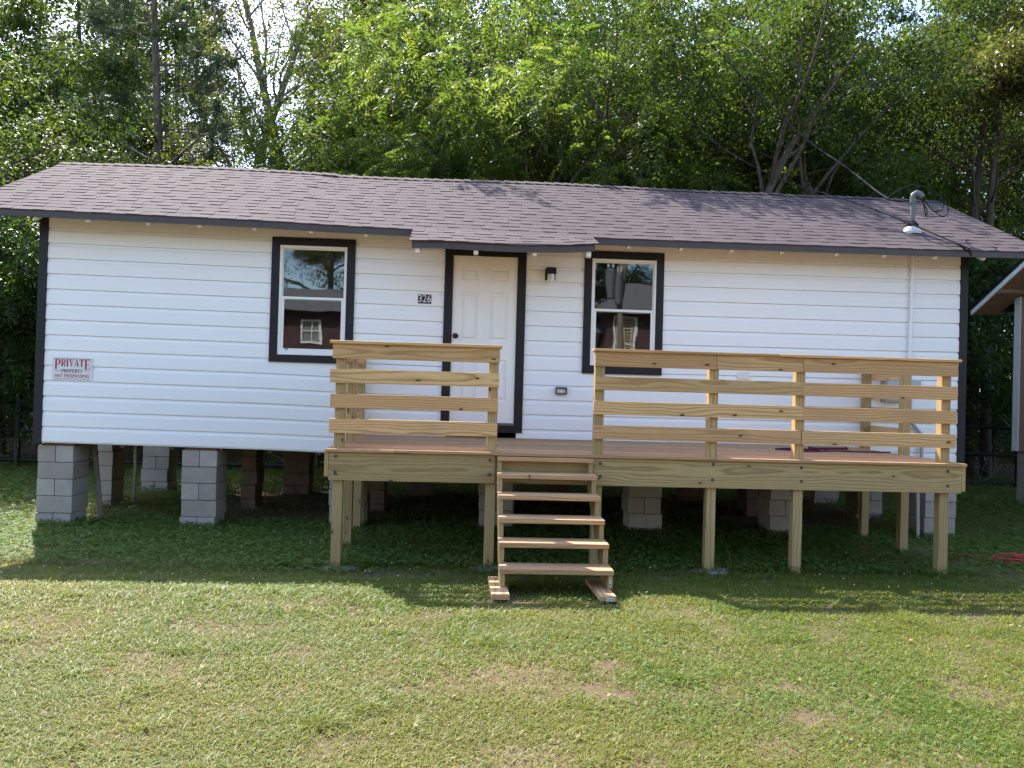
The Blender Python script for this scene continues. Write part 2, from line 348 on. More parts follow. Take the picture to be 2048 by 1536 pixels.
        if bevel:
            bv = o.modifiers.new('bevel', 'BEVEL'); bv.width = bevel; bv.segments = 2; bv.limit_method = 'ANGLE'; bv.angle_limit = rad(40)
        return o
def PW(o):
    v = Vector(o.location); p = o.parent
    while p is not None: v += p.location; p = p.parent
    return v
def tag(o, label, cat, group=None, kind=None):
    if label: o['label'] = label
    if cat: o['category'] = cat
    if group: o['group'] = group
    if kind: o['kind'] = kind
    return o
def thing(name, label, cat, loc=(0, 0, 0), group=None):
    o = bpy.data.objects.new(name, None); C.objects.link(o); o.location = loc; o.empty_display_size = 0.2
    return tag(o, label, cat, group)
def np_mesh(name, V, F4, mats, tone=None, F3=None):
    """fast mesh: V (n,3), F4 (m,4) quads, optional F3 triangles"""
    me = bpy.data.meshes.new(name); nv = len(V); m4 = len(F4); m3 = 0 if F3 is None else len(F3)
    me.vertices.add(nv); me.vertices.foreach_set('co', np.asarray(V, np.float32).ravel())
    loops = np.asarray(F4, np.int32).ravel()
    if m3: loops = np.concatenate([loops, np.asarray(F3, np.int32).ravel()])
    me.loops.add(len(loops)); me.loops.foreach_set('vertex_index', loops)
    me.polygons.add(m4 + m3)
    st = np.concatenate([np.arange(m4) * 4, m4 * 4 + np.arange(m3) * 3]).astype(np.int32)
    me.polygons.foreach_set('loop_start', st)
    me.update(calc_edges=True); me.validate(verbose=False)
    if tone is not None:
        a = me.attributes.new('tone', 'FLOAT', 'POINT'); a.data.foreach_set('value', np.asarray(tone, np.float32))
    for mt in (mats if isinstance(mats, (list, tuple)) else [mats]): me.materials.append(mt)
    return me
def text_mesh(body, size, align='CENTER', extrude=0.0008):
    cu = bpy.data.curves.new('lettering', 'FONT'); cu.body = body; cu.size = size; cu.align_x = align; cu.align_y = 'CENTER'; cu.extrude = extrude; cu.resolution_u = 3
    o = bpy.data.objects.new('lettering', cu); C.objects.link(o)
    bpy.context.view_layer.update()
    me = bpy.data.meshes.new_from_object(o.evaluated_get(bpy.context.evaluated_depsgraph_get()))
    bpy.data.objects.remove(o); bpy.data.curves.remove(cu)
    return me

# ================================================================== SETTING: ground
xs = np.concatenate([np.linspace(-90, -14, 12), np.linspace(-12, 26, 140), np.linspace(28, 100, 12)])
ys = np.concatenate([np.linspace(-90, -14, 12), np.linspace(-12, 14, 110), np.linspace(16, 120, 14)])
XX, YY = np.meshgrid(xs, ys); ZZ = gz(XX, YY)
V = np.stack([XX, YY, ZZ], -1).reshape(-1, 3); nx = len(xs); ny = len(ys)
ii, jj = np.meshgrid(np.arange(nx - 1), np.arange(ny - 1)); b = (jj * nx + ii).ravel()
me = np_mesh('ground', V, np.stack([b, b + 1, b + 1 + nx, b + nx], -1), M['ground'])
me.polygons.foreach_set('use_smooth', np.ones(len(me.polygons), bool))
o = bpy.data.objects.new('ground', me); C.objects.link(o); o['kind'] = 'structure'

# ================================================================== HOUSE
WL, WD, WT = 11.14, 3.70, 2.72            # wall length, depth, height
CR, Z0 = 0.1805, 0.0157                   # siding exposure, first line
EY, EZ, RY, RZ = -0.45, 2.66, 1.85, 3.80  # eave and ridge
XL, XR = -0.80, 11.93
house = thing('house', 'white lap-sided cottage with black trim raised on block piers', 'house', (5.57, 1.85, 0))
PROF = [(0.0, 0.045), (0.0, -0.0150), (0.132, -0.0125), (0.144, -0.0085), (0.155, -0.0035), (0.166, -0.0005), (CR - .003, 0.000), (CR - .003, 0.045)]
OPEN = [(2.69, 3.53, 1.10, 2.455), (6.46, 7.30, 1.08, 2.43), (4.75, 5.60, 0.0, 2.42)]   # window, window, door
def prof_clip(za, zb):
    pts = []
    for (z1, y1), (z2, y2) in zip(PROF, PROF[1:]):
        if z2 < za or z1 > zb: continue
        if z1 == z2:
            if za <= z1 <= zb: pts += [(z1, y1), (z2, y2)]
            continue
        a, b = max(z1, za), min(z2, zb)
        if b <= a: continue
        ya = y1 + (y2 - y1) * (a - z1) / (z2 - z1); yb = y1 + (y2 - y1) * (b - z1) / (z2 - z1)
        pts += [(a, ya), (b, yb)]
    r = []
    for q in pts:
        if not r or abs(q[0] - r[-1][0]) + abs(q[1] - r[-1][1]) > 1e-6: r.append(q)
    return r
def siding(mb, x0, x1, opens, place, top, zs):
    """lap siding strips from x0 to x1; place(x,y,z)->xyz; openings cut out"""
    cuts = sorted({x0, x1} | {v for o in opens for v in o[:2]} | set(np.arange(math.ceil(x0 * 2) / 2, x1, 0.5)))
    k = -1
    rs = random.Random(4)
    while True:
        zb = Z0 + k * CR
        if zb > top: break
        wob = rs.uniform(-0.0012, 0.0012)
        lo = max(0.0, -zb); hi = min(CR, top - zb)
        for xa, xb in zip(cuts, cuts[1:]):
            if xb - xa < 1e-4: continue
            iv = [(lo, hi)]
            for (oa, ob, oz0, oz1) in opens:
                if xa >= oa - 1e-6 and xb <= ob + 1e-6:
                    niv = []
                    for a, b in iv:
                        if zb + b <= oz0 or zb + a >= oz1: niv.append((a, b)); continue
                        if zb + a < oz0: niv.append((a, oz0 - zb))
                        if zb + b > oz1: niv.append((oz1 - zb, b))
                    iv = niv
            for a, b in iv:
                if b - a < 1e-4: continue
                pr = prof_clip(a, b)
                if len(pr) < 2: continue
                vs = [place(xa, y + (wob if y < -.01 else 0), zb + z + zs(xa)) for z, y in pr] + [place(xb, y + (wob if y < -.01 else 0), zb + z + zs(xb)) for z, y in pr]
                n_ = len(pr); mb.add(vs, [(i, i + 1, n_ + i + 1, n_ + i) for i in range(n_ - 1)])
        k += 1
mb = MB(); siding(mb, 0, WL, [(a, b, c - sag((a + b) / 2), d - sag((a + b) / 2)) for a, b, c, d in OPEN], lambda x, y, z: (x, y, z), WT + .03, sag)
mb.build('front_siding', M['white'], house)
for xw, sgn in ((-0.0, -1), (WL, 1)):
    mb = MB(); z_ = sag(xw)
    siding(mb, 0.0, WD, [], lambda x, y, z: (xw - sgn * y, x, z), WT, lambda x: z_)
    mb.prism([(0, WT - .01 + z_), (WD, WT - .01 + z_), (RY, RZ - .10)], 0, xw - sgn * 0.02, xw - sgn * 0.08)
    mb.build('side_siding', M['white'], house)
mb = MB(); mb.box(0.05, WL - .05, WD - .06, WD, -.06, WT); mb.build('back_wall', M['white'], house)
mb = MB()
for k in range(22):
    x = 0.02 + k * (WL - .04) / 22; x2 = 0.02 + (k + 1) * (WL - .04) / 22
    for (ya, yb, za, zb) in ((.02, .06, -.005, .18), (.06, WD - .06, .10, .16), (1.6, 1.75, -.05, .10), (WD - .2, WD - .06, -.05, .10)):
        mb.add([(q, y, z + sag(q)) for q in (x, x2) for y in (ya, yb) for z in (za, zb)], [(0, 1, 3, 2), (4, 6, 7, 5), (0, 4, 5, 1), (2, 3, 7, 6), (0, 2, 6, 4), (1, 5, 7, 3)], rn=.5)
for k in range(19):
    x = .3 + k * .58; mb.box(x, x + .045, .06, WD - .2, -.04 + sag(x), .095 + sag(x))
mb.build('floor_frame', M['wood_old'], house)
mb = MB(); mb.box(0.06, WL - .06, 1.9, 1.96, .17, 2.6); mb.build('interior_wall', M['interior'], house)
# corner boards
for x0, x1 in ((-0.098, -0.001), (WL + .001, WL + .098)):
    mb = MB(); z = sag((x0 + x1) / 2)
    mb.box(x0, x1, -0.027, -0.001, -.02 + z, 2.80 + z)
    xo = x0 if x0 < 0 else x1
    mb.box(min(xo, xo - math.copysign(.022, x0 - .5)) , max(xo, xo - math.copysign(.022, x0 - .5)), 0.0, 0.10, -.02 + z, 2.80 + z)
    mb.build('corner_board', M['black'], house, 0.003)

# roof ------------------------------------------------------------
def eave_pt(x): return Vector((x, EY - 0.03, EZ - 0.015 + sag(x)))
def ridge_pt(x): return Vector((x, RY, RZ + (0.02 if x < 3 else 0) - 0.02 * (x > 9.5) + 0.012 * math.sin(x * 1.3)))
def shingles(mb, x0, x1, epf, rpf, seed, expo=0.143):
    rs = random.Random(seed)
    L = (rpf((x0 + x1) / 2) - epf((x0 + x1) / 2)).length; nc = int(round(L / expo)); e = L / nc
    def P(x, v, h):
        a, b = epf(x), rpf(x); d = b - a; nrm = Vector((0, -d.z, d.y)).normalized()
        return a + d * (v / L) + nrm * h
    for i in range(nc):
        x = x0 - rs.uniform(0, .2); v0 = i * e; thick = rs.random() < .5
        while x < x1:
            w = rs.uniform(.10, .24) if thick else rs.uniform(.13, .30)
            a, b = max(x, x0), min(x + w, x1)
            if b - a > .005:
                h0 = (0.0125 if thick else 0.0080) + rs.uniform(-.0008, .0008); hs = 0.002
                dv = rs.uniform(-.001, .001); tn = min(1, max(0, rs.gauss(.5, .13)))
                q = [P(a + .001, v0 + dv, h0), P(b - .001, v0 + dv, h0), P(b - .001, v0 + e + .012, hs + .003), P(a + .001, v0 + e + .012, hs + .003),
                     P(a + .001, v0 + dv, -.002), P(b - .001, v0 + dv, -.002), P(b - .001, v0 + e, -.002), P(a + .001, v0 + e, -.002)]
                mb.add(q, [(0, 1, 2, 3), (0, 4, 5, 1), (0, 3, 7, 4), (1, 5, 6, 2)], tone=tn)
            x += w; thick = not thick
mb = MB(); shingles(mb, XL, XR, eave_pt, ridge_pt, 11)
# deck under the shingles, back slope, ridge caps
seg = np.linspace(XL + .01, XR - .01, 26)
for a, b in zip(seg, seg[1:]):
    for lo, hi, off in ((eave_pt, ridge_pt, -.004),):
        q = []
        for x in (a, b):
            p, r_ = lo(x) + Vector((0, .012, 0)), hi(x); q += [p + Vector((0, 0, off)), r_ + Vector((0, 0, off)), p + Vector((0, 0, off - .03)), r_ + Vector((0, 0, off - .03))]
        mb.add(q, [(0, 4, 5, 1), (2, 3, 7, 6), (0, 2, 6, 4)], tone=.3)
    q = []
    for x in (a, b):
        r_ = ridge_pt(x); bk = Vector((x, 2 * RY - EY, EZ + sag(x))); q += [r_, bk, r_ - Vector((0, 0, .04)), bk - Vector((0, 0, .04))]
    mb.add(q, [(0, 4, 5, 1), (2, 3, 7, 6), (1, 5, 7, 3)], tone=.5)
x = XL; rs = random.Random(3)
while x < XR - .05:
    b = min(x + .145, XR); h = .018 + rs.uniform(0, .004)
    r1, r2 = ridge_pt(x), ridge_pt(b); dv = Vector((0, -.13, -.06)); dw = Vector((0, .13, -.06))
    mb.add([r1 + Vector((0, 0, h)), r2 + Vector((0, 0, h - .012)), r1 + dv + Vector((0, 0, h)), r2 + dv + Vector((0, 0, h - .012)), r1 + dw + Vector((0, 0, h)), r2 + dw + Vector((0, 0, h - .012))],
           [(0, 1, 3, 2), (0, 4, 5, 1)], tone=rs.uniform(.4, .8)); x += .145
roof = mb.build('roof', M['shingle'], house)
def strip(mb, x0, x1, fn, y0, y1, za, zb, n_=14):
    xs_ = np.linspace(x0, x1, n_)
    for a, b in zip(xs_, xs_[1:]):
        mb.add([(q, y, fn(q) + z) for q in (a, b) for y in (y0, y1) for z in (za, zb)], [(0, 1, 3, 2), (0, 4, 5, 1), (2, 3, 7, 6), (0, 2, 6, 4), (1, 5, 7, 3), (4, 6, 7, 5)])
for a, b in ((XL, 4.33), (6.41, XR)):
    mb = MB(); strip(mb, a, b, sag, EY - .022, EY, EZ - .088, EZ - .019); mb.build('fascia', M['fascia'], roof)
for xr in (XL, XR):
    mb = MB()
    e, r_ = eave_pt(xr), ridge_pt(xr); x2 = xr + (.022 if xr < 0 else -.022)
    mb.add([(x_, y, z) for x_ in (xr, x2) for (y, z) in ((e.y + .03, e.z - .006), (r_.y, r_.z - .006), (r_.y, r_.z - .12), (e.y + .03, e.z - .085), (2 * RY - EY, EZ - .01), (2 * RY - EY, EZ - .09))],
           [(0, 1, 2, 3), (6, 9, 8, 7), (0, 3, 9, 6), (1, 4, 5, 2), (7, 8, 11, 10), (3, 2, 8, 9), (2, 5, 11, 8), (4, 10, 11, 5)])
    mb.build('rake_board', M['fascia'], roof)
def tail(xc, y0, z0, slope, par, w=.044, y1=.0, h=.085):
    mb = MB(); d = z0 + (y1 - y0) * slope
    mb.prism([(y0, z0), (y0 + .03, z0 - .012), (y1, d - .0), (y1, d + h), (y0, z0 + h)], 0, xc - w / 2, xc + w / 2); mb.build('rafter_tail', M['rafter'], par, .002)
for k in range(-1, 19):
    xc = 0.05 + k * .618 + random.Random(k).uniform(-.03, .03)
    if 4.25 < xc < 6.5 or xc > 11.7: continue
    tail(xc, EY + .006, EZ - .105 + sag(xc), .48, roof)
# porch roof over the door
PX0, PX1, PY, PZ = 4.345, 6.365, -0.95, 2.372
def pe(x): return Vector((x, PY - .03, PZ + 0.012 * (x - 5.3) + .010 * math.sin(x * 3.1) + (.016 * max(0, x - 6.1) / .3)))
def pr_(x): return Vector((x, EY - .02, EZ - .005 + sag(x)))
mb = MB(); shingles(mb, PX0 - .025, PX1 + .04, pe, pr_, 21, .14)
q = []
for x in (PX0, PX1):
    p, r_ = pe(x) + Vector((0, .02, 0)), pr_(x) + Vector((0, .02, 0)); q += [p + Vector((0, 0, -.003)), r_ + Vector((0, 0, -.003)), p - Vector((0, 0, .03)), r_ - Vector((0, 0, .03))]
mb.add(q, [(0, 4, 5, 1), (2, 3, 7, 6), (0, 2, 6, 4), (0, 1, 3, 2), (4, 6, 7, 5)], tone=.3)
porch = mb.build('porch_roof', M['shingle'], house)
mb = MB(); strip(mb, PX0, PX1, lambda x: pe(x).z, PY - .008, PY + .014, -.075, -.005, 8)
for xe in (PX0, PX1 - .02):
    a, b = pe(xe), pr_(xe)
    mb.add([(x_, y, z) for x_ in (xe, xe + .02) for y, z in ((PY + .016, a.z - .008), (EY - .024, b.z - .008), (EY - .024, b.z - .07), (PY + .016, a.z - .075))], [(0, 1, 2, 3), (4, 7, 6, 5), (0, 4, 5, 1), (3, 2, 6, 7)])
mb.build('fascia', M['fascia'], porch)
for xc in (4.41, 5.05, 5.70, 6.30): tail(xc, PY + .016, PZ - .112 + .012 * (xc - 5.3), .37, porch, .05, -.03, .085)

# windows ----------------------------------------------------------
def ring(mb, x0, x1, z0, z1, w, y0, y1, wb=None, wt=None):
    wb = wb or w; wt = wt or w
    mb.box(x0, x0 + w, y0, y1, z0, z1); mb.box(x1 - w, x1, y0, y1, z0, z1)
    mb.box(x0 + w, x1 - w, y0, y1, z0, z0 + wb); mb.box(x0 + w, x1 - w, y0, y1, z1 - wt, z1)
def window(cx0, cx1, cz0, cz1, fx0, fx1, fz0, fz1, zm, lab, lock):
    mb = MB(); ring(mb, cx0, cx1, cz0, cz1, fx0 - cx0 + .006, -.036, -.0142, fz0 - cz0 + .006, cz1 - fz1 + .006)
    w = mb.build('window', M['black'], house, .002); w['label'] = lab
    mb = MB(); ring(mb, fx0 + .001, fx1 - .001, fz0 + .001, fz1 - .001, .036, -.030, .05); mb.build('frame', M['vinyl'], w, .002)
    mb = MB(); ring(mb, fx0 + .037, fx1 - .037, zm - .012, fz1 - .037, .012, .0, .03, .03); mb.build('upper_sash', M['vinyl'], w)
    mb = MB(); ring(mb, fx0 + .037, fx1 - .037, fz0 + .037, zm + .030, .032, -.022, -.002, .045, .030)
    if lock: mb.tube([(fx0 + .10, -.025, fz0 + .06), (fx0 + .10, -.03, fz0 + .085), (fx0 + .112, -.03, fz0 + .092), (fx0 + .124, -.03, fz0 + .085), (fx0 + .124, -.025, fz0 + .06)], .004, 6, 1)
    mb.build('lower_sash', [M['vinyl'], M['black']], w, .002)
    mb = MB(); mb.box(fx0 + .05, fx1 - .05, .012, .016, zm + .018, fz1 - .05); mb.build('upper_pane', M['glass'], w)
    mb = MB(); mb.box(fx0 + .07, fx1 - .07, -.014, -.010, fz0 + .082, zm + .0); mb.build('lower_pane', M['glass'], w)
window(2.612, 3.605, 1.032, 2.530, 2.704, 3.520, 1.116, 2.440, 1.79, 'black-cased window reflecting sky and a brick house', True)
window(6.385, 7.370, 1.003, 2.506, 6.474, 7.288, 1.096, 2.416, 1.768, 'black-cased window reflecting a transformer pole', False)
# door
mb = MB()
mb.box(4.682, 4.782, -.036, -.0142, .252, 2.497); mb.box(5.570, 5.672, -.036, -.0142, .252, 2.497)
mb.box(4.782, 5.570, -.036, -.0142, 2.392, 2.497); mb.box(4.782, 5.570, -.034, -.0142, .252, .338)
mb.build('door_casing', M['black'], house, .002)
mb = MB(); dx0, dx1, dz0, dz1 = 4.786, 5.566, .368, 2.388
cols = [(4.897, 5.098), (5.243, 5.463)]; rows = [(2.100, 2.247), (1.360, 1.945), (.63, 1.133)]
xs_ = [dx0, cols[0][0], cols[0][1], cols[1][0], cols[1][1], dx1]; zs_ = [dz0, rows[2][0], rows[2][1], rows[1][0], rows[1][1], rows[0][0], rows[0][1], dz1]
yf = -.012
for i in range(5):
    for j in range(7):
        a, b, c_, d = xs_[i], xs_[i + 1], zs_[j], zs_[j + 1]
        if i in (1, 3) and j in (1, 3, 5):
            loops = [(0, yf), (.010, yf + .016), (.026, yf + .016), (.044, yf - .001)]
            vs = []
            for s_, y in loops: vs += [(a + s_, y, c_ + s_), (b - s_, y, c_ + s_), (b - s_, y, d - s_), (a + s_, y, d - s_)]
            fs = [(4 * k + q, 4 * k + (q + 1) % 4, 4 * k + 4 + (q + 1) % 4, 4 * k + 4 + q) for k in range(3) for q in range(4)] + [(12, 13, 14, 15)]
            mb.add(vs, fs)
        else: mb.add([(a, yf, c_), (b, yf, c_), (b, yf, d), (a, yf, d)], [(0, 1, 2, 3)])
mb.box(dx0, dx1, .003, .03, dz0, dz1)
door = mb.build('door', M['door'], house)
mb = MB(); mb.lathe([(.034, 0), (.034, .006), (.014, .010), (.013, .035), (.026, .045), (.030, .058), (.024, .070), (.006, .073)], (4.833, yf, 1.412), 18, 'y'); mb.build('knob', M['black'], door)
mb = MB(); mb.box(4.782, 5.570, -.045, .02, .340, .366); mb.build('threshold', M['galv'], door)

# things fixed to the wall -----------------------------------------
t = thing('wall_lamp', 'black wall lamp with clear glass jar beside the door', 'wall lamp', (5.966, -.012, 2.19))
mb = MB(); mb.box(5.902, 6.030, -.030, -.012, 2.125, 2.264); mb.box(5.908, 6.030, -.120, -.030, 2.192, 2.266); mb.build('housing', M['black'], t, .004)
mb = MB(); mb.lathe([(.020, .0), (.042, .006), (.044, .04), (.042, .098), (.035, .100)], (5.970, -.076, 2.094), 14); mb.build('glass_jar', M['lampglass'], t)
t = tag((lambda mb: [mb.box(4.368 + k * .054, 4.368 + k * .054 + .052, -.021, -.0125, 1.789, 1.899) for k in range(3)] and mb.build('house_number_plaque', M['black'], None, .001, (4.449, -.0125, 1.844)))(MB()),
        'black three-tile plaque with the number 326 left of the door', 'number plaque')
for k, ch in enumerate('326'):
    me = text_mesh(ch, .126); me.materials.append(M['numeral'])
    o = bpy.data.objects.new('numeral', me); C.objects.link(o); o.parent = t
    o.rotation_euler = (rad(90), 0, 0); o.scale = (.80, 1, 1); o.location = (4.394 + k * .054 - 4.449, -.0222 + .0125, 1.8445 - 1.844)
# private property sign
t = tag((lambda mb: (mb.box(.095, .562, -.020, -.0165, .742, 1.010), mb.build('private_property_sign', M['signwhite'], None, .0015, (.33, -.0165, .876)))[1])(MB()),
        'white sign reading PRIVATE PROPERTY NO TRESPASSING on the siding', 'sign')
def serif_word(word, x0, x1, z0, h, big=(), bigz=None, bigh=None, gap=.10):
    """heavy serif capitals from strokes"""
    mb = MB(); Y0, Y1 = -.0215, -.0201
    n_ = len(word); wts = [1.25 if i in big else (.55 if ch == 'I' else 1.0) for i, ch in enumerate(word)]
    unit = (x1 - x0) / (sum(wts) + gap * (n_ - 1)); x = x0
    for i, ch in enumerate(word):
        w = unit * wts[i]; zb, hh = (bigz, bigh) if i in big else (z0, h)
        T, t_, s_ = .30 * unit * (1.15 if i in big else 1), .10 * unit, .10 * hh
        def R(a, b, c_, d): mb.add([(x + a, Y0, zb + c_), (x + b, Y0, zb + c_), (x + b, Y0, zb + d), (x + a, Y0, zb + d)], [(0, 1, 2, 3)])
        def Q(*p): mb.add([(x + a, Y0, zb + b) for a, b in p], [tuple(range(len(p)))])
        sx = .10 * w
        if ch in 'PR':
            R(sx, sx + T, 0, hh); R(0, sx + T + sx, 0, t_ * .9); R(0, sx, hh - t_ * .9, hh)
            R(sx + T, w * .75, hh - t_, hh); R(sx + T, w * .75, hh * .44, hh * .44 + t_)
            Q((w * .66, hh * .44), (w * .92, hh * .52), (w, hh * .72), (w * .92, hh * .92), (w * .66, hh), (w * .66, hh - t_), (w * .72, hh * .72), (w * .66, hh * .44 + t_))
            if ch == 'R': Q((w * .45, hh * .46), (w * .70, hh * .46), (w * 1.02, 0), (w * .74, 0))
        elif ch == 'I': R(w * .5 - T / 2, w * .5 + T / 2, 0, hh); R(0, w, 0, t_ * .9); R(0, w, hh - t_ * .9, hh)
        elif ch in 'VY':
            zt = 0 if ch == 'V' else hh * .42
            Q((.06 * w, hh), (.06 * w + T, hh), (w * .60, zt), (w * .44, zt)); Q((w * .94 - t_, hh), (w * .94, hh), (w * .56, zt), (w * .5, zt))
            R(0, T + .18 * w, hh - t_ * .8, hh); R(w * .72, w, hh - t_ * .8, hh)
            if ch == 'Y': R(w * .52 - T / 2, w * .52 + T / 2, 0, hh * .45); R(w * .25, w * .8, 0, t_ * .9)
        elif ch == 'A':
            Q((w * .44, hh), (w * .60, hh), (w * .97, 0), (w * .97 - T, 0)); Q((w * .44, hh), (w * .52, hh), (.06 * w + t_, 0), (.06 * w, 0))
            R(w * .25, w * .75, hh * .28, hh * .28 + t_); R(0, w * .28, 0, t_ * .8); R(w * .6, w * 1.04, 0, t_ * .8)
        elif ch == 'T': R(w * .5 - T / 2, w * .5 + T / 2, 0, hh); R(0, w, hh - t_, hh); R(0, t_, hh * .72, hh - t_); R(w - t_, w, hh * .72, hh - t_); R(w * .2, w * .8, 0, t_ * .9)
        elif ch == 'E': R(sx, sx + T, 0, hh); R(0, w, hh - t_, hh); R(0, w, 0, t_); R(sx + T, w * .75, hh * .48, hh * .48 + t_); R(w - t_, w, hh * .74, hh - t_); R(w - t_, w, t_, hh * .28); R(w * .7, w * .75, hh * .36, hh * .66)
        elif ch == 'O':
            k = 14; vo = [(x + w / 2 + w * .5 * math.cos(a), zb + hh / 2 + hh * .5 * math.sin(a)) for a in [2 * math.pi * q / k for q in range(k)]]
            vi = [(x + w / 2 + (w * .5 - T * .95) * math.cos(a), zb + hh / 2 + (hh * .5 - t_) * math.sin(a)) for a in [2 * math.pi * q / k for q in range(k)]]
            mb.add([(a, Y0, b) for a, b in vo + vi], [(q, (q + 1) % k, k + (q + 1) % k, k + q) for q in range(k)])
        x += w + gap * unit
    return mb
mb = serif_word('PRIVATE', .125, .535, .905, .082, (0, 6), .872, .116); mb.build('lettering', M['crimson'], t)
mb = serif_word('PROPERTY', .205, .448, .832, .040)
for a, b, c_ in ((.125, .200, .852), (.455, .530, .852)): mb.box(a, b, -.0214, -.0201, c_, c_ + .0035)
mb.box(.125, .535, -.0214, -.0201, .992, .9965); mb.build('lettering', M['darkprint'], t)
me = text_mesh('NO TRESPASSING', .060); me.materials.append(M['crimson'])
o = bpy.data.objects.new('lettering', me); C.objects.link(o); o.parent = t; o.rotation_euler = (rad(90), 0, 0)
wd = max(v.co.x for v in me.vertices) - min(v.co.x for v in me.vertices); o.scale = (.385 / wd, .92, 1); o.location = (0, -.0212 + .0165, .792 - .876)
mb = MB(); mb.box(.12, .53, -.0214, -.0201, .757, .761); mb.build('rule_line', M['crimson'], t)
# outlet in grey weather box
t = thing('outdoor_outlet', 'grey weatherproof outlet box low on the wall right of the door', 'outlet', (6.137, -.012, .779))
mb = MB(); ring(mb, 6.066, 6.208, .735, .826, .02, -.065, -.0125); mb.box(6.086, 6.188, -.03, -.0125, .755, .806); mb.build('weather_box', M['galv'], t, .006)
mb = MB(); mb.box(6.088, 6.186, -.036, -.0301, .757, .804); mb.build('socket_plate', M['vinyl'], t)
for cx in (6.118, 6.158):
    mb = MB()
    for dx_ in (-.006, .006): mb.box(cx + dx_ - .0015, cx + dx_ + .0015, -.0368, -.0361, .777, .791)
    mb.box(cx - .003, cx + .003, -.0368, -.0361, .764, .769); mb.build('socket', M['black'], t)
t = thing('vent_cover', 'small square white cover plate on siding behind the long railing', 'cover plate', (8.39, -.012, 1.04))
mb = MB(); mb.box(8.318, 8.476, -.024, -.0125, .985, 1.092); mb.build('plate', M['vinyl'], t, .003)
mb = MB(); ring(mb, 8.335, 8.459, 1.0, 1.077, .012, -.031, -.0241)
for k in range(3): mb.box(8.348, 8.446, -.029, -.0241, 1.018 + k * .018, 1.026 + k * .018)
mb.build('louvre', M['vinyl'], t)
t = thing('electric_meter_box', 'grey utility box on siding behind the right end of the railing', 'utility box', (10.27, -.012, .91))
mb = MB(); mb.box(10.140, 10.395, -.13, -.0125, .757, 1.075); mb.build('enclosure', M['grey'], t, .008)
mb = MB(); mb.box(10.155, 10.380, -.145, -.1305, .772, 1.06); mb.build('cover', M['grey'], t, .006)
mb = MB(); mb.box(10.395, 10.62, -.09, -.0125, .955, 1.028); mb.build('side_arm', M['grey'], t, .006)
mb = MB(); mb.tube([(10.5, -.06, .955), (10.50, -.06, .62), (10.53, -.06, .50), (10.60, -.06, .42), (10.66, -.06, .36), (10.66, -.06, .1), (10.62, -.06, -.3), (10.64, -.05, -.92)], .022, 8); mb.build('cable_conduit', M['pvc'], t)
mb = MB(); mb.tube([(10.503, -.045, 2.80), (10.490, -.045, 1.4), (10.487, -.045, .2)], .0225, 10)
for z in (2.2, 1.2): mb.box(10.455, 10.53, -.05, -.013, z, z + .02)
t = tag(mb.build('conduit_pipe', M['white'], None, 0, (10.49, -.045, 1.5)), 'white painted conduit pipe running down the wall right of the windows', 'pipe')

# service mast through the roof
mx_, my_ = 10.62, .20
mz = ridge_pt(mx_).z + (eave_pt(mx_).z - ridge_pt(mx_).z) * (RY - my_) / (RY - EY + .03)
mast = thing('service_mast', 'galvanised service mast with weatherhead and wire loops on the roof', 'service mast', (mx_, my_, mz))
mb = MB(); mb.lathe([(.112, -.03), (.116, .0), (.095, .045), (.072, .075)], (mx_, my_, mz), 18); mb.build('flashing', M['whitemetal'], mast)
mb = MB(); mb.lathe([(.082, .06), (.078, .10), (.05, .125), (.042, .14)], (mx_, my_, mz), 16); mb.build('boot', M['rubber'], mast)
mb = MB(); mb.tube([(mx_, my_, mz - .1), (mx_ + .008, my_, mz + .40)], .030, 12); mb.build('pipe', M['galv'], mast)
mb = MB(); hx, hz = mx_ + .008, mz + .40
mb.lathe([(.036, -.03), (.040, .0), (.040, .03)], (hx, my_, hz), 14)
mb.tube([(hx - .01, my_, hz + .03), (hx - .0, my_, hz + .075), (hx + .035, my_ - .01, hz + .10), (hx + .075, my_ - .02, hz + .085), (hx + .105, my_ - .025, hz + .045)], [.030, .037, .041, .041, .038], 12)
mb.build('weatherhead', M['galv'], mast)
def spline(pts, n_=8):
    out_ = []; P_ = [Vector(p) for p in pts]
    for i in range(len(P_) - 1):
        p0, p1, p2, p3 = P_[max(i - 1, 0)], P_[i], P_[i + 1], P_[min(i + 2, len(P_) - 1)]
        for k in range(n_):
            t_ = k / n_; out_.append(.5 * ((2 * p1) + (p2 - p0) * t_ + (2 * p0 - 5 * p1 + 4 * p2 - p3) * t_ ** 2 + (3 * p1 - p0 - 3 * p2 + p3) * t_ ** 3))
    return out_ + [P_[-1]]
hp = (hx + .10, my_ - .03, hz + .04)
for pts in ([hp, (hx + .12, my_ - .05, hz - .10), (hx + .15, my_ - .04, hz - .20), (hx + .165, my_ - .03, hz - .12), (hx + .12, my_, hz - .0)],
            [hp, (hx + .22, my_ - .03, hz - .09), (hx + .36, my_ - .02, hz - .18), (hx + .46, my_, hz - .14), (hx + .44, my_, hz + .0), (hx + .36, my_ + .02, hz + .08), (hx + .24, my_ + .05, hz + .19), (hx + .05, my_ + .08, hz + .23), (hx - .14, my_ + .1, hz + .16), (hx - .27, my_ + .13, hz + .06)],
            [(hx + .36, my_ + .02, hz + .08), (hx + .40, my_, hz - .02), (hx + .36, my_ - .02, hz - .11), (hx + .28, my_ - .03, hz - .12)]):
    mb = MB(); mb.tube(spline(pts), .0075, 6); mb.build('wire_loop', M['rubber'], mast)
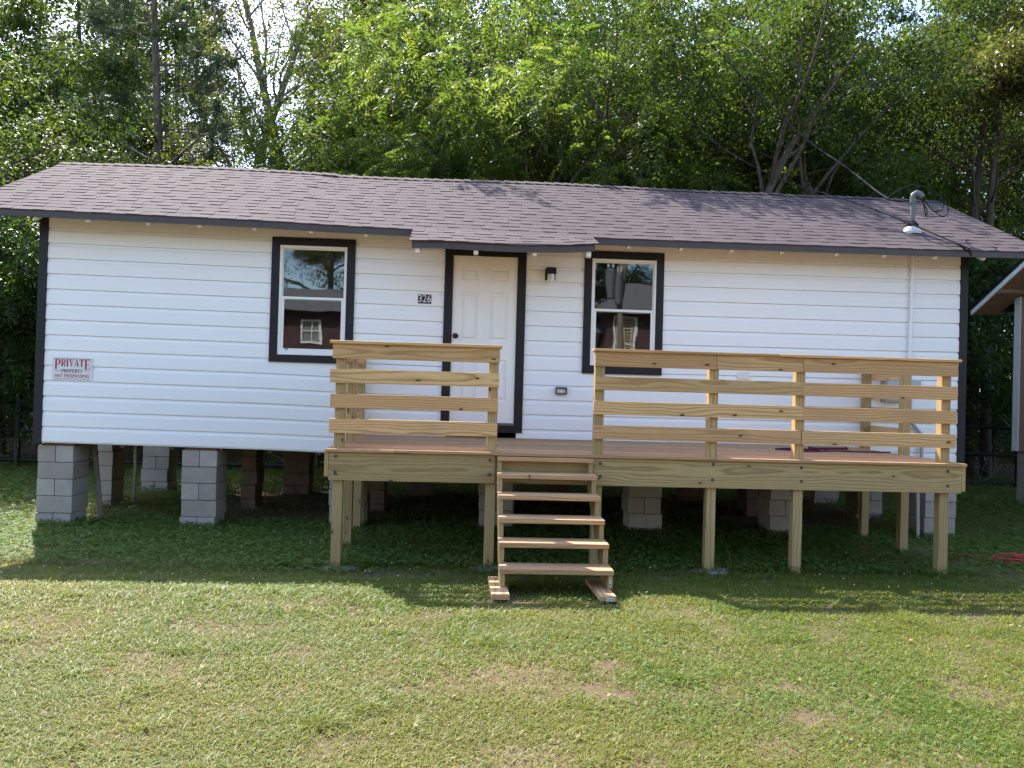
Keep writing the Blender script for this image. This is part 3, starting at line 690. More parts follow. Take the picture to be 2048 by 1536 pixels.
mb = MB(); mb.tube(spline([(hx - .02, my_ + .06, hz + .02), (hx - .27, my_ + .13, hz + .06), (10.38, 1.5, hz + .78), (10.05, 3.0, 5.30), (8.62, 5.0, 8.12), (6.6, 8.0, 12.2), (3.0, 13, 17.5)], 10), .011, 6)
tag(mb.build('service_cable', M['rubber'], None, 0, (hx, my_, hz)), 'overhead cable sagging from the treetops to the roof mast', 'cable')
pts = [(10.98, EY - .03, 2.535), (10.93, EY - .03, 2.60), (10.80, EY - .05, 2.66), (10.2, .62, 3.36), (9.53, 1.85, 4.02), (9.05, 3.4, 5.0), (8.75, 5.0, 6.2), (8.2, 9.0, 9.4), (7.0, 15, 13.8)]
mb = MB(); mb.tube(spline(pts, 8), .008, 6); mb.tube([(10.80, EY - .05, 2.66), (10.90, EY - .035, 2.60), (10.97, EY - .024, 2.59)], .012, 6)
tag(mb.build('telephone_cable', M['rubber'], None, 0, (10.9, EY, 2.55)), 'thin dark cable crossing the roof to a hook on the eave', 'cable')

M['block_brown'] = m_plain('shade_darkened_brown_block', (0.17, 0.122, 0.095), 0.95, 0.06, var=0.4, scale=5, bump=0.7, bscale=60, bd=0.005)  # brownish block, darkened further for the shade under the back of the house
# ================================================================== BLOCK PIERS
def pier(x, w, y, d, top, lab, seed, mt):
    rs = random.Random(seed); mb = MB(); z = top; k = 0; bot = g1(x, y) - .12; hh = .2
    while z > bot:
        z0 = max(z - hh + .004, bot); jx = rs.uniform(-.011, .011); jy = rs.uniform(-.011, .011)
        if w > .3 and k % 2 == 0: parts = [(x, x + w / 2 - .003), (x + w / 2 + .003, x + w)]
        else: parts = [(x, x + w)]
        for a, b in parts:
            if w < .3 and k % 2: mb.box(a + jx, b + jx, y + jy, y + jy + d / 2 - .003, z0, z - .002, rs, tone=rs.random()); mb.box(a + jx, b + jx, y + jy + d / 2 + .003, y + jy + d, z0, z - .002, rs, tone=rs.random())
            else: mb.box(a + jx, b + jx, y + jy, y + jy + d, z0, z - .002, rs, tone=rs.random())
        z -= hh; k += 1
    cap = rs.choice((0, 1))
    mb.box(x + .02, x + w - .02, y + .02, y + d - .02, top, top + .03, rs, mi=1)
    o = mb.build('block_pier', [mt, M['wood_old']], None, .006, (x + w / 2, y + d / 2, bot + .12))
    return tag(o, lab, 'block pier', 'concrete block piers under the house')
PIERS = [(-.065, .41, .03, .40, 'grey block pier under the front left corner of the house'),
         (1.62, .41, .03, .40, 'wide grey block pier on the front row midway between left corner and deck'),
         (3.37, .41, .03, .40, 'block pier right behind the leftmost deck posts'),
         (5.18, .41, .03, .40, 'block pier behind the steps on the front row'),
         (7.02, .41, .03, .40, 'block pier on the front row just right of the steps'),
         (8.79, .41, .03, .40, 'block pier on the front row behind the second post from the deck right end'),
         (10.77, .40, .03, .40, 'pale block pier under the front right corner of the house'),
         (-.104, .20, 1.65, .40, 'narrow block pier second in from the left corner pier'),
         (1.87, .20, 1.65, .40, 'narrow dark block pier just right of the wide front pier'),
         (3.66, .20, 1.65, .40, 'narrow shaded block pier in the middle row left under the deck'),
         (5.5, .20, 1.65, .40, 'narrow shaded block pier in the middle row behind the steps'),
         (7.3, .20, 1.65, .40, 'narrow shaded block pier in the middle row right of the steps'),
         (9.07, .36, 1.65, .40, 'shaded block pier in the middle row behind the second right deck post'),
         (10.72, .36, 1.65, .40, 'block pier in the middle row near the house right end'),
         (-.15, .41, 3.28, .40, 'back row block pier with a split between its two block stacks, at far left'),
         (2.08, .41, 3.28, .40, 'brownish shaded back row pier right of the narrow dark pier'),
         (4.09, .41, 3.28, .40, 'back row block pier in deep shade under the left half of the deck'),
         (6.3, .41, 3.28, .40, 'back row block pier in deep shade behind the steps'),
         (8.5, .41, 3.28, .40, 'back row block pier in deep shade under the right half of the deck'),
         (10.8, .41, 3.28, .40, 'back row block pier at the far right under the house')]
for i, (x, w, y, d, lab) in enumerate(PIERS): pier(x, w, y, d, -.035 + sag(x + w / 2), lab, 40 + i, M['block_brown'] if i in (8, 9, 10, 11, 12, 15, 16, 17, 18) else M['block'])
mb = MB(); mb.tube([(.28, 1.95, -.03), (.285, 1.96, -.45), (.265, 1.98, g1(.28, 2) - .03)], .026, 10); mb.tube([(.25, 1.96, -.13), (.42, 2.3, -.10), (.9, 2.6, -.08)], .028, 8)
tag(mb.build('drain_pipe', M['pvc'], None, 0, (.28, 1.95, -.95)), 'thin grey drain pipe standing under the left part of the house', 'pipe')
mb = MB(); mb.beam((.56, .34, g1(.6, .3) - .03), (.40, .44, .0), .03, .055, (1, 0, 0))
tag(mb.build('wooden_stake', M['pole'], None, .002, (.5, .4, -.95)), 'weathered board leaning behind the front left corner pier', 'board')

# ================================================================== DECK
deck = thing('deck', 'new timber deck with horizontal board railings', 'deck', (6.72, -1.2, g1(6.7, -1.2)))
RS = random.Random(77)
DZ = .19; FX0, FX1 = 3.77, 9.68
mb = MB(); y = -2.432; k = 0
while y < -.06:
    y2 = min(y + .139, -.022); cut = [FX0 - .035, RS.uniform(4.9, 5.4) if k else 4.62, RS.uniform(7.2, 7.6) if k else 5.26, FX1 + .035]
    if k == 0: cut = [FX0 - .035, 4.36, 5.245, 7.32, FX1 + .035]
    for a, b in zip(cut, cut[1:]):
        z = DZ + RS.uniform(-.0015, .0015); mb.box(a + .0015, b - .0015, y, y2, z - .027, z, RS)
    y += .145; k += 1
mb.build('decking', M['wood_deck'], deck, .003)
bz0, bz1 = -.095, .160
def board(name, x0, x1, y0, y1, z0, z1, mt, par, bev=.003):
    mb = MB(); mb.box(x0, x1, y0, y1, z0, z1, RS); return mb.build(name, mt, par, bev)
def bolts(par, pts, y):
    mb = MB()
    for x, z in pts: mb.lathe([(.0155, 0), (.0155, .003), (.011, .004), (.009, .010)], (x, y, z), 10, 'y')
    mb.build('bolt', M['bolt'], par)
b1 = board('front_beam', FX0, 5.275, -2.402, -2.365, bz0, bz1, M['wood_beam'], deck)
for q in ((3.832, .122), (3.83, -.02), (5.228, .118), (5.228, -.012)): bolts(b1, [q], -2.402)
b2 = board('front_beam', 6.178, FX1, -2.402, -2.365, bz0 + .002, bz1, M['wood_beam'], deck)
for q in ((6.245, .113), (6.247, -.006), (7.300, .13), (7.295, -.016), (8.135, .117), (8.138, -.009), (9.545, .116), (9.545, -.022)): bolts(b2, [q], -2.402)
board('center_beam', 5.277, 6.176, -2.362, -2.325, bz0, bz1, M['wood_beam'], deck)
board('side_beam', FX0 - .04, FX0 - .002, -2.40, -.05, bz0 + .03, bz1, M['wood_beam'], deck)
board('side_beam', FX1 + .002, FX1 + .04, -2.40, -.05, bz0 + .02, bz1, M['wood_beam'], deck)
for k in range(12):
    x = 4.2 + k * .5
    if abs(x - 5.25) < .09 or abs(x - 6.22) < .05: continue
    board('joist', x, x + .038, -2.32, -.05, -.03, .155, M['wood_beam'], deck, 0)
PB = .089
def post(xc, yc, top, lab=None, footing=True, sd=0):
    mb = MB(); zb = g1(xc, yc) - .12
    mb.box(xc - PB / 2, xc + PB / 2, yc - PB / 2, yc + PB / 2, zb, top, RS)
    p = mb.build('post', M['wood_beam'], deck, .004)
    if footing:
        rs = random.Random(sd); g = g1(xc, yc); m2 = MB(); k = 12; vs = []
        for r, h in ((.21, -.06), (.17, .006), (.09, .028), (.05, .03)):
            for q in range(k):
                a = 2 * math.pi * q / k; rr = r * rs.uniform(.62, 1.2); vs.append((xc + .05 + rr * math.cos(a) * 1.25, yc + rr * math.sin(a), g + h + rs.uniform(-.008, .008)))
        m2.add(vs, [(i * k + q, i * k + (q + 1) % k, (i + 1) * k + (q + 1) % k, (i + 1) * k + q) for i in range(3) for q in range(k)] + [[3 * k + q for q in range(k)]], smooth=True)
        m2.build('footing', M['concrete'], p)
    return p
RT = 1.142
for i, xc in enumerate((3.848, 5.240, 6.226, 7.298, 8.125, 9.538)): post(xc, -2.319, RT, footing=i in (0, 1, 3), sd=i)
for xc in (3.782, 9.79): post(xc, -1.2, RT, footing=False)
for xc in (3.725, 9.93): post(xc, -.075, RT, footing=False)
RZS = [(1.008, 1.142), (.786, .915), (.560, .688), (.332, .462)]
for i, (a, b) in enumerate(RZS):
    board('rail_board', 3.770 + RS.uniform(-.012, .012), 5.287 + RS.uniform(-.006, .006), -2.402, -2.366, a, b, M['wood_rail'], deck)
for i, (a, b) in enumerate(RZS):
    xm = 8.128
    if i == 0:
        board('rail_board', 6.172, 7.308, -2.402, -2.366, a, b, M['wood_rail'], deck); board('rail_board', 7.311, xm, -2.402, -2.366, a, b, M['wood_rail'], deck)
    else: board('rail_board', 6.172 + RS.uniform(-.006, .006), xm + RS.uniform(-.012, .006), -2.402, -2.366, a + RS.uniform(0, .004), b, M['wood_rail'], deck)
    board('rail_board', xm + .004, 9.622 + RS.uniform(-.006, .006), -2.402, -2.366, a, b - RS.uniform(0, .004), M['wood_rail'], deck)
board('rail_cap', 3.752, 5.312, -2.428, -2.275, 1.1425, 1.170, M['wood_rail'], deck, .005)
board('rail_cap', 6.157, 7.9, -2.428, -2.275, 1.1425, 1.169, M['wood_rail'], deck, .005)
board('rail_cap', 7.903, 9.645, -2.428, -2.275, 1.1425, 1.169, M['wood_rail'], deck, .005)
for a, b in RZS:   # railings along both ends
    mb = MB(); mb.beam((3.806, -2.27, (a + b) / 2), (3.752, -.05, (a + b) / 2), .03, b - a, rng=RS); mb.build('rail_board', M['wood_rail'], deck, .003)
    mb = MB(); mb.beam((9.855, -1.16, (a + b) / 2), (9.99, -.05, (a + b) / 2), .034, b - a, rng=RS); mb.build('rail_board', M['wood_rail'], deck, .003)
# steps
steps = thing('wooden_steps', 'open wooden steps of six treads leading up to the deck', 'steps', (5.73, -3.0, g1(5.7, -3.0)))
TZ = [.157, .023, -.132, -.294, -.450, -.607]; TY = [-2.468, -2.69, -2.915, -3.14, -3.365, -3.595]
for i in range(6):
    mb = MB(); mb.box(5.292, 6.172, TY[i], TY[i] + .245, TZ[i] - .038, TZ[i], RS); mb.build('tread', M['wood_deck'], steps, .004)
for x0, x1 in ((5.296, 5.335), (6.13, 6.169)):
    poly = [(TY[5] + .025, -.752)]
    for i in range(5, 0, -1): poly += [(TY[i] + .025, TZ[i] - .0385), (TY[i - 1] + .025, TZ[i] - .0385)]
    poly += [(TY[0] + .025, TZ[0] - .0385), (-2.405, TZ[0] - .0385), (-2.405, -.14), (-3.26, -.752)]
    mb = MB(); mb.prism(poly, 0, x0, x1, rng=RS); s_ = mb.build('stringer', M['wood_beam'], steps, .002)
    if x0 > 6:
        mb = MB(); mb.box(6.142, 6.157, TY[5] + .0235, TY[5] + .0248, -.735, -.665, mi=0)
        for a, b in ((-.730, -.712), (-.703, -.699), (-.694, -.690), (-.682, -.670)): mb.box(6.145, 6.154, TY[5] + .0225, TY[5] + .0234, a, b, mi=1)
        mb.build('paper_tag', [M['tagwhite'], M['black']], s_)
for x0, x1, lab in ((5.228, 5.362, 0), (6.03, 6.158, 1)):
    g = g1(x0, -3.7); mb = MB()
    mb.box(x0, x1, -3.80, -3.22, -.790, -.752, RS, fn=lambda q: (q[0] - (q[1] + 3.8) * (.04 if lab else .02), q[1], q[2]))
    f_ = mb.build('foot_board', M['wood_deck'], steps, .003)
    mb = MB(); mb.box(x0 + .012, x1 - .03, -3.60, -3.12, -.838, -.7905, RS); mb.build('foot_board', M['wood_deck'], steps, .003)
    if lab:
        mb = MB(); mb.box(x0 + .05, x1 - .015, -3.8022, -3.8005, -.787, -.765)
        for k, (a, b) in enumerate(((.052, .060), (.066, .078), (.082, .088), (.091, .097), (.10, .110))): mb.box(x0 + a, x0 + b, -3.8030, -3.8023, -.781, -.771, mi=1 if k % 2 else 2)
        mb.build('paper_tag', [M['tagwhite'], M['taggreen'], M['black']], f_)
# strap left on the deck, cord and paver on the grass
mb = MB(); z = DZ + .009
mb.tube(spline([(8.43, -1.02, z), (8.66, -1.28, z), (9.05, -1.14, z), (9.42, -1.16, z), (9.68, -1.12, z)], 6), .008, 6)
mb.tube(spline([(8.43, -1.02, z), (8.62, -.90, z), (8.9, -1.05, z + .004), (9.0, -.80, z + .006), (9.34, -.74, z + .006)], 6), .010, 6)
mb.tube(spline([(8.9, -.80, z + .01), (8.98, -1.02, z + .012), (9.10, -.95, z + .012), (9.34, -.80, z + .01), (9.36, -.72, z + .014)], 6), .012, 6)
tag(mb.build('strap', M['magenta'], None, 0, (9.0, -1.0, DZ)), 'maroon strap lying loose on the deck boards behind the railing', 'strap')
rs = random.Random(5); pts = []
for k in range(70):
    a = k * .62; r = .22 + .10 * math.sin(k * .37) + rs.uniform(-.03, .03)
    x, y = 10.93 + r * 1.35 * math.cos(a), -1.68 + r * .8 * math.sin(a); pts.append((x, y, g1(x, y) + .03 + .0006 * k + rs.uniform(0, .012)))
x = 10.5; tailp = [(10.35, -1.40), (10.1, -1.05), (9.75, -1.18), (9.4, -1.0)]
mb = MB(); mb.tube(spline([(a, b, g1(a, b) + .04) for a, b in tailp[::-1]] + pts, 4), .008, 6)
tag(mb.build('extension_cord', M['red'], None, 0, (10.93, -1.68, g1(10.93, -1.68))), 'red extension cord coiled on the grass at right', 'cord')
mb = MB(); rs = random.Random(2); zt = g1(10.1, -1.0)
mb.add([(9.84, -1.28, zt + .045), (10.16, -1.33, zt + .05), (10.42, -.86, zt + .045), (10.02, -.74, zt + .04), (9.82, -1.30, zt - .02), (10.18, -1.35, zt - .02), (10.44, -.86, zt - .02), (10.02, -.72, zt - .02)], [(0, 1, 2, 3), (0, 4, 5, 1), (1, 5, 6, 2), (2, 6, 7, 3), (3, 7, 4, 0)])
tag(mb.build('paving_slab', M['paver'], None, .008, (10.1, -1.0, zt)), 'flat reddish paving slab on the grass between the right deck posts', 'slab')

# ================================================================== NEIGHBOUR HOUSE (back corner of its gable end, cut by the frame at right)
nb = thing('neighbour_house', 'tan neighbouring house with white corner post cut off by the right edge', 'house', (18.0, .6, -.9))
NX, YB, YF, NE, SL = 14.62, 3.80, -2.6, 2.48, .50      # gable wall plane, back and front corners, eave tip height, roof slope
YR = (YB + YF) / 2; YT = YB + .52
def nz(y): return NE + (YT - abs(y - YR) - YR) * SL if False else NE + ((YT - YR) - abs(y - YR)) * SL
mb = MB(); z = -.02
while z < 2.7:      # lap boards on the gable wall and on the back wall
    mb.add([(NX - .014, YF, z), (NX - .014, YB, z), (NX - .002, YB, z + .15), (NX - .002, YF, z + .15), (NX - .0, YF, z), (NX - .0, YB, z)], [(0, 1, 2, 3), (0, 4, 5, 1)])
    mb.add([(NX, YB + .014, z), (22, YB + .014, z), (22, YB + .002, z + .15), (NX, YB + .002, z + .15), (NX, YB, z), (22, YB, z)], [(0, 1, 2, 3), (0, 4, 5, 1)]); z += .15
mb.box(NX + .001, 22, YF, YB - .001, -.04, 2.6)
mb.prism([(YF, 2.6), (YB, 2.6), (YR, nz(YR) - .06)], 0, NX - .001, NX + .08)
mb.build('wall', M['tan'], nb)
mb = MB(); mb.box(NX - .042, NX - .016, YB - .11, YB + .04, -.03, 2.66); mb.box(NX - .0159, NX + .10, YB + .016, YB + .04, -.03, 2.62); mb.build('corner_board', M['vinyl'], nb, .003)
OV = NX - .52
mb = MB()
for ya, yb in ((YT, YR), (2 * YR - YT, YR)): mb.add([(x, y, nz(y) + h) for x in (OV - .02, 22.4) for y in (ya, yb) for h in (-.005, .055)], [(0, 1, 3, 2), (4, 6, 7, 5), (0, 4, 5, 1), (0, 2, 6, 4), (1, 5, 7, 3)])
nroof = mb.build('roof', M['black'], nb)
for ya, yb in ((YT, YR), (2 * YR - YT, YR)):
    mb = MB(); mb.add([(x, y, nz(y) + h) for x in (OV, OV + .03) for y in (ya, yb) for h in (-.095, -.006)], [(0, 1, 3, 2), (4, 6, 7, 5), (0, 4, 5, 1), (0, 2, 6, 4), (1, 5, 7, 3), (2, 3, 7, 6)]); mb.build('rake_board', M['vinyl'], nroof)
mb = MB(); mb.add([(x, y, nz(y) + h) for x in (OV + .031, NX - .003) for y in (YT - .002, YR) for h in (-.075, -.05)], [(0, 1, 3, 2), (4, 6, 7, 5), (0, 4, 5, 1), (0, 2, 6, 4), (1, 5, 7, 3)])
mb.add([(x, y, nz(y) + h) for x in (OV + .031, NX - .003) for y in (YB - .22, YB - .16) for h in (-.14, -.076)], [(0, 1, 3, 2), (4, 6, 7, 5), (0, 4, 5, 1), (0, 2, 6, 4), (1, 5, 7, 3), (2, 3, 7, 6)])
mb.box(NX, 22, YB + .042, YT - .004, nz(YB) - .16, nz(YB) - .12)
mb.build('soffit', M['soffit'], nb)
for k, yy in enumerate((YB - .42, YB - 2.6)):
    mb = MB(); rs = random.Random(k); zz = -.05
    while zz > -1.1: mb.box(NX + .02, NX + .42, yy, yy + .4, zz - .196, zz, rs, tone=rs.uniform(0, .3)); zz -= .2
    mb.build('block_pier', M['block'], nb, .006)

# ================================================================== FENCE behind
def fence(x0, x1, y, lab, gap=2.4):
    f = thing('metal_fence', lab, 'fence', ((x0 + x1) / 2, y, g1((x0 + x1) / 2, y)))
    x = x0
    while x <= x1 + .01:
        g = g1(x, y); mb = MB(); mb.tube([(x, y, g - .1), (x, y, .36)], .055, 10); mb.lathe([(.06, 0), (.055, .03), (.02, .055)], (x, y, .36), 10); mb.build('post', M['fence'], f); x += gap
    for z in (.30, -.27, -.86): mb = MB(); mb.tube([(x0, y, z), (x1, y, z)], .038, 8); mb.build('rail', M['fence'], f)
    mb = MB(); xx = x0
    while xx < x1:    # woven wire, one mesh of thin strands
        mb.tube([(xx, y, -.86), (min(xx + 1.16, x1), y, .30)], .0022, 3, cap=False); mb.tube([(xx, y, .30), (min(xx + 1.16, x1), y, -.86)], .0022, 3, cap=False); xx += .16
    mb.build('wire_mesh', M['fence'], f)
fence(11.7, 21.3, 6.35, 'black pipe fence with wire mesh behind the gap to the right house')
fence(-9.3, 1.5, 6.6, 'black pipe fence in the shade behind the left end of the house', 2.7)

# ================================================================== SEEN IN THE WINDOW GLASS: across the street
def street_house(x0, x1, y, d, zt, rh, wall, roofm, lab, wins, hip=1.4):
    h = thing('street_house', lab, 'house', ((x0 + x1) / 2, y - d / 2, -.9))
    mb = MB(); mb.box(x0, x1, y - d, y, -1.0, zt); mb.build('wall', wall, h)
    mb = MB(); o_ = .45; yc = y - d / 2
    mb.add([(x0 - o_, y + o_, zt), (x1 + o_, y + o_, zt), (x1 + o_, y - d - o_, zt), (x0 - o_, y - d - o_, zt), (x0 + hip, yc, zt + rh), (x1 - hip, yc, zt + rh)], [(0, 1, 5, 4), (1, 2, 5), (2, 3, 4, 5), (3, 0, 4), (0, 3, 2, 1)]); mb.build('roof', roofm, h)
    for a, b, z0, z1, kind in wins:
        mb = MB(); ring(mb, a, b, z0, z1, .07, y + .001, y + .05); mb.box((a + b) / 2 - .02, (a + b) / 2 + .02, y + .005, y + .045, z0 + .07, z1 - .07); mb.box(a + .07, b - .07, y + .005, y + .04, (z0 + z1) / 2 - .02, (z0 + z1) / 2 + .02)
        w = mb.build('window', M['vinyl'], h); mb = MB(); mb.box(a + .07, b - .07, y + .001, y + .004, z0 + .07, z1 - .07); mb.build('pane', M['interior'] if kind == 0 else M['roofblue'], w)
        if kind == 1:
            mb = MB(); zz = z0 + .1
            while zz < z1 - .1: mb.box(a + .1, b - .1, y + .05, y + .055, zz, zz + .05); zz += .11
            for q in (.15, .5, .85): mb.box(a + (b - a) * q - .03, a + (b - a) * q + .03, y + .056, y + .06, z0 + .08, z1 - .08)
            mb.build('slat_blind', M['blind'], w)
    return h
street_house(-7.5, 4.2, -19.0, 7, 3.45, 1.25, M['brick'], M['roofgrey'], 'red brick house with grey roof mirrored in the left window', [(-1.02, -.30, 2.30, 3.15, 0), (-3.4, -2.6, 2.3, 3.15, 0)])
street_house(10.0, 20.5, -19.5, 7, 3.80, 1.6, M['brick'], M['roofgrey'], 'red brick house with slatted window mirrored in the right window', [(10.2, 11.15, 1.6, 3.7, 1), (14, 15.2, 2.0, 3.3, 0)])
street_house(4.6, 9.85, -20.6, 8, 3.10, 2.6, M['yellow'], M['roofblue'], 'yellow house with slate roof mirrored at the right window edge', [(6.6, 7.4, 1.2, 2.4, 0)], .3)
pl = thing('utility_pole', 'wooden utility pole with two grey transformers mirrored in the right window', 'utility pole', (9.55, -14.5, -.85))
mb = MB(); mb.tube([(9.55, -14.5, -1.2), (9.62, -14.5, 8.8)], [.13, .10], 12); mb.build('pole', M['pole'], pl)
for dx_, z in ((-.33, 3.72), (-.10, 3.55)):
    mb = MB(); mb.lathe([(.11, 0), (.125, .03), (.125, .80), (.135, .83), (.08, .90)], (9.58 + dx_, -14.25 + dx_ * .3, z), 16); tf = mb.build('transformer', M['galv'], pl)
    for k in (-.05, .05): mb = MB(); mb.lathe([(.02, 0), (.03, .05), (.02, .09), (.03, .14), (.02, .2)], (9.58 + dx_ + k, -14.25 + dx_ * .3, z + .93), 10); mb.build('insulator', M['whitemetal'], tf)
mb = MB(); mb.beam((8.6, -14.35, 7.9), (10.6, -14.35, 7.9), .1, .12); mb.build('crossarm', M['pole'], pl)

# ================================================================== TREES
def rot_about(v, axis, ang): return Matrix.Rotation(ang, 3, axis) @ v
class TreeGen:
    """branch skeleton -> wood mesh and twig anchors"""
    def __init__(s, seed): s.r = random.Random(seed); s.mb = MB(); s.anc = []
    def limb(s, p, d, L, r0, depth, spec):
        r = s.r; nseg = spec['seg'][depth]; pts = [Vector(p)]; rr = [r0]; d = Vector(d).normalized(); step = L / nseg; dirs = [d.copy()]
        for i in range(nseg):
            j = spec['jit'][depth]
            d = (d + Vector((r.gauss(0, j), r.gauss(0, j), r.gauss(0, j) * .7)) + Vector((0, 0, spec['grav'][depth]))).normalized()
            pts.append(pts[-1] + d * step); dirs.append(d.copy()); rr.append(max(r0 * (1 - (i + 1) / nseg * spec['taper'][depth]), .004))
        if r0 > spec.get('rmin', .006): s.mb.tube(pts, rr, (9, 6, 4, 3)[depth], cap=depth == 0)
        if depth >= spec['max']:
            for i in range(1, len(pts)): s.anc.append((pts[i - 1], pts[i]))
            return
        nch = spec['n'][depth]; nch = int(nch * r.uniform(.8, 1.2) + .5)
        ph = r.uniform(0, 6.28); t0 = spec['start'][depth]
        for k in range(nch):
            t = t0 + (1 - t0) * ((k + r.uniform(.2, .8)) / nch); q = t * nseg; i = min(int(q), nseg - 1); f = q - i
            pp = pts[i].lerp(pts[i + 1], f); dd = dirs[i + 1]; rad_ = (rr[i] * (1 - f) + rr[i + 1] * f)
            ph += 2.4 + r.uniform(-.5, .5)
            ax = dd.orthogonal().normalized(); ax = rot_about(ax, dd, ph)
            an = rad(spec['ang'][depth] + r.uniform(-14, 14)); nd = rot_about(dd, ax, an)
            ll = spec['len'][depth] * (spec['shape'](t) if depth == 0 else (1.1 - .55 * t)) * r.uniform(.75, 1.2)
            s.limb(pp, nd, ll, min(rad_ * spec['cr'][depth], rad_ * .9), depth + 1, spec)
        if depth > 0:
            s.limb(pts[-1], dirs[-1], spec['len'][depth] * .4, rr[-1], depth + 1, spec)
def unit(a): return a / np.maximum(np.linalg.norm(a, axis=-1, keepdims=True), 1e-9)
def anchors(anc, per, rng, spread):
    A = np.array([tuple(a) for a, b in anc]); B = np.array([tuple(b) for a, b in anc]); n_ = len(A)
    idx = np.repeat(np.arange(n_), per); t = rng.random((len(idx), 1))
    return A[idx] * (1 - t) + B[idx] * t + rng.normal(0, spread, (len(idx), 3)), unit(B - A)[idx]
def quads_from(P, D, Nn, L, Wd, tone, fold=.0):
    """leaf rhombs: base, left, tip, right"""
    S_ = unit(np.cross(D, Nn)); n_ = len(P)
    V = np.empty((n_, 4, 3)); mid = P + D * L * .42
    V[:, 0] = P; V[:, 1] = mid + S_ * Wd * .5 + Nn * L * fold; V[:, 2] = P + D * L; V[:, 3] = mid - S_ * Wd * .5 + Nn * L * fold
    return V.reshape(-1, 3), np.arange(n_ * 4).reshape(-1, 4), np.repeat(tone, 4)
def fronds(anc, per, rng, fl=.34, pairs=6, ll=.115, lw=.036, droop=.55, tonev=.22):
    P, D = anchors(anc, per, rng, .03); n_ = len(P)
    side = unit(np.cross(D, rng.normal(0, 1, (n_, 3))))
    d = unit(D * .45 + side * .9 + np.array([0, 0, -.15]) + rng.normal(0, .2, (n_, 3)))
    fl_ = fl * rng.uniform(.7, 1.15, (n_, 1)); up = np.tile([0., 0, 1], (n_, 1)) + rng.normal(0, .25, (n_, 3))
    s_ = unit(np.cross(d, up)); nn = unit(np.cross(s_, d))
    tone = np.clip(rng.normal(.5, tonev, n_), 0, 1); Vs, Fs, Ts = [], [], []; off = 0
    for i in range(pairs + 1):
        for sg in (-1, 1):
            t = (i + 1) / (pairs + 1); c = P + d * fl_ * t + np.array([0, 0, -1]) * fl_ * droop * t * t
            if i == pairs:
                if sg == 1: continue
                ld = unit(d + np.array([0, 0, -droop * 1.5]))
            else: ld = unit(s_ * sg * .95 + d * .45 + np.array([0, 0, -.42]) + rng.normal(0, .16, (n_, 3)))
            ln = unit(nn + s_ * sg * .25 + rng.normal(0, .25, (n_, 3)))
            L = ll * rng.uniform(.75, 1.15, (n_, 1)) * (1 - .35 * abs(t - .55))
            v, f, tt = quads_from(c, ld, ln, L, L * (lw / ll), np.clip(tone + rng.normal(0, .08, n_), 0, 1), .06)
            Vs.append(v); Fs.append(f + off); Ts.append(tt); off += len(v)
    return np.concatenate(Vs), np.concatenate(Fs), np.concatenate(Ts)
def simple_leaves(anc, per, rng, ll=.09, lw=.05, droop=.4, spread=.06, tonev=.25):
    P, D = anchors(anc, per, rng, spread); n_ = len(P)
    d = unit(D * .3 + rng.normal(0, .75, (n_, 3)) + np.array([0, 0, -droop])); nn = unit(np.array([0, 0, 1.0]) + rng.normal(0, .6, (n_, 3)))
    nn = unit(np.cross(unit(np.cross(d, nn)), d))
    # tone drifts from clump to clump, as new and old growth does
    tone = np.clip(.5 + rng.normal(0, tonev, n_) + .35 * (vnoise(P[:, 0] * 1.4 + P[:, 1], P[:, 2] * 1.4, 7) - .5), 0, 1)
    L = ll * rng.uniform(.6, 1.25, (n_, 1)); return quads_from(P, d, nn, L, L * (lw / ll), tone, .08)
def clumps(anc, rng, frac=.55, per=170, rx=.55, rz=.30, ll=.11, lw=.05, droop=.45):
    """leaves gathered in flattened sprays round the branch ends, with open gaps between"""
    A = np.array([tuple(b) for a, b in anc]); A = A[rng.random(len(A)) < frac]; k = len(A)
    sc_ = rng.uniform(.6, 1.35, (k, 1)); tn = rng.normal(.5, .2, k); idx = np.repeat(np.arange(k), (per * sc_[:, 0] ** 2).astype(int)); n_ = len(idx)
    q = unit(rng.normal(0, 1, (n_, 3))) * (rng.random((n_, 1)) ** .45) * np.array([rx, rx, rz]) * sc_[idx]
    q[:, 2] -= .35 * (q[:, 0] ** 2 + q[:, 1] ** 2) / rx
    P = A[idx] + q; out = unit(q * np.array([1, 1, .3]) + 1e-6)
    d = unit(out * .7 + rng.normal(0, .5, (n_, 3)) + np.array([0, 0, -droop])); nn = unit(np.array([0, 0, 1.0]) + out * .3 + rng.normal(0, .42, (n_, 3)))
    nn = unit(np.cross(unit(np.cross(d, nn)), d)); L = ll * rng.uniform(.6, 1.25, (n_, 1))
    return quads_from(P, d, nn, L, L * (lw / ll), np.clip(tn[idx] + rng.normal(0, .16, n_), 0, 1), .08)
def needles(anc, per, rng, ll=.17):
    P, D = anchors(anc, per, rng, .02); n_ = len(P); k = 9; idx = np.repeat(np.arange(n_), k)
    d = unit(D[idx] * .6 + rng.normal(0, .6, (n_ * k, 3))); nn = unit(rng.normal(0, 1, (n_ * k, 3)))
    L = ll * rng.uniform(.7, 1.2, (n_ * k, 1)); return quads_from(P[idx], d, nn, L, np.full((n_ * k, 1), .011), np.clip(rng.normal(.5, .25, n_ * k), 0, 1))

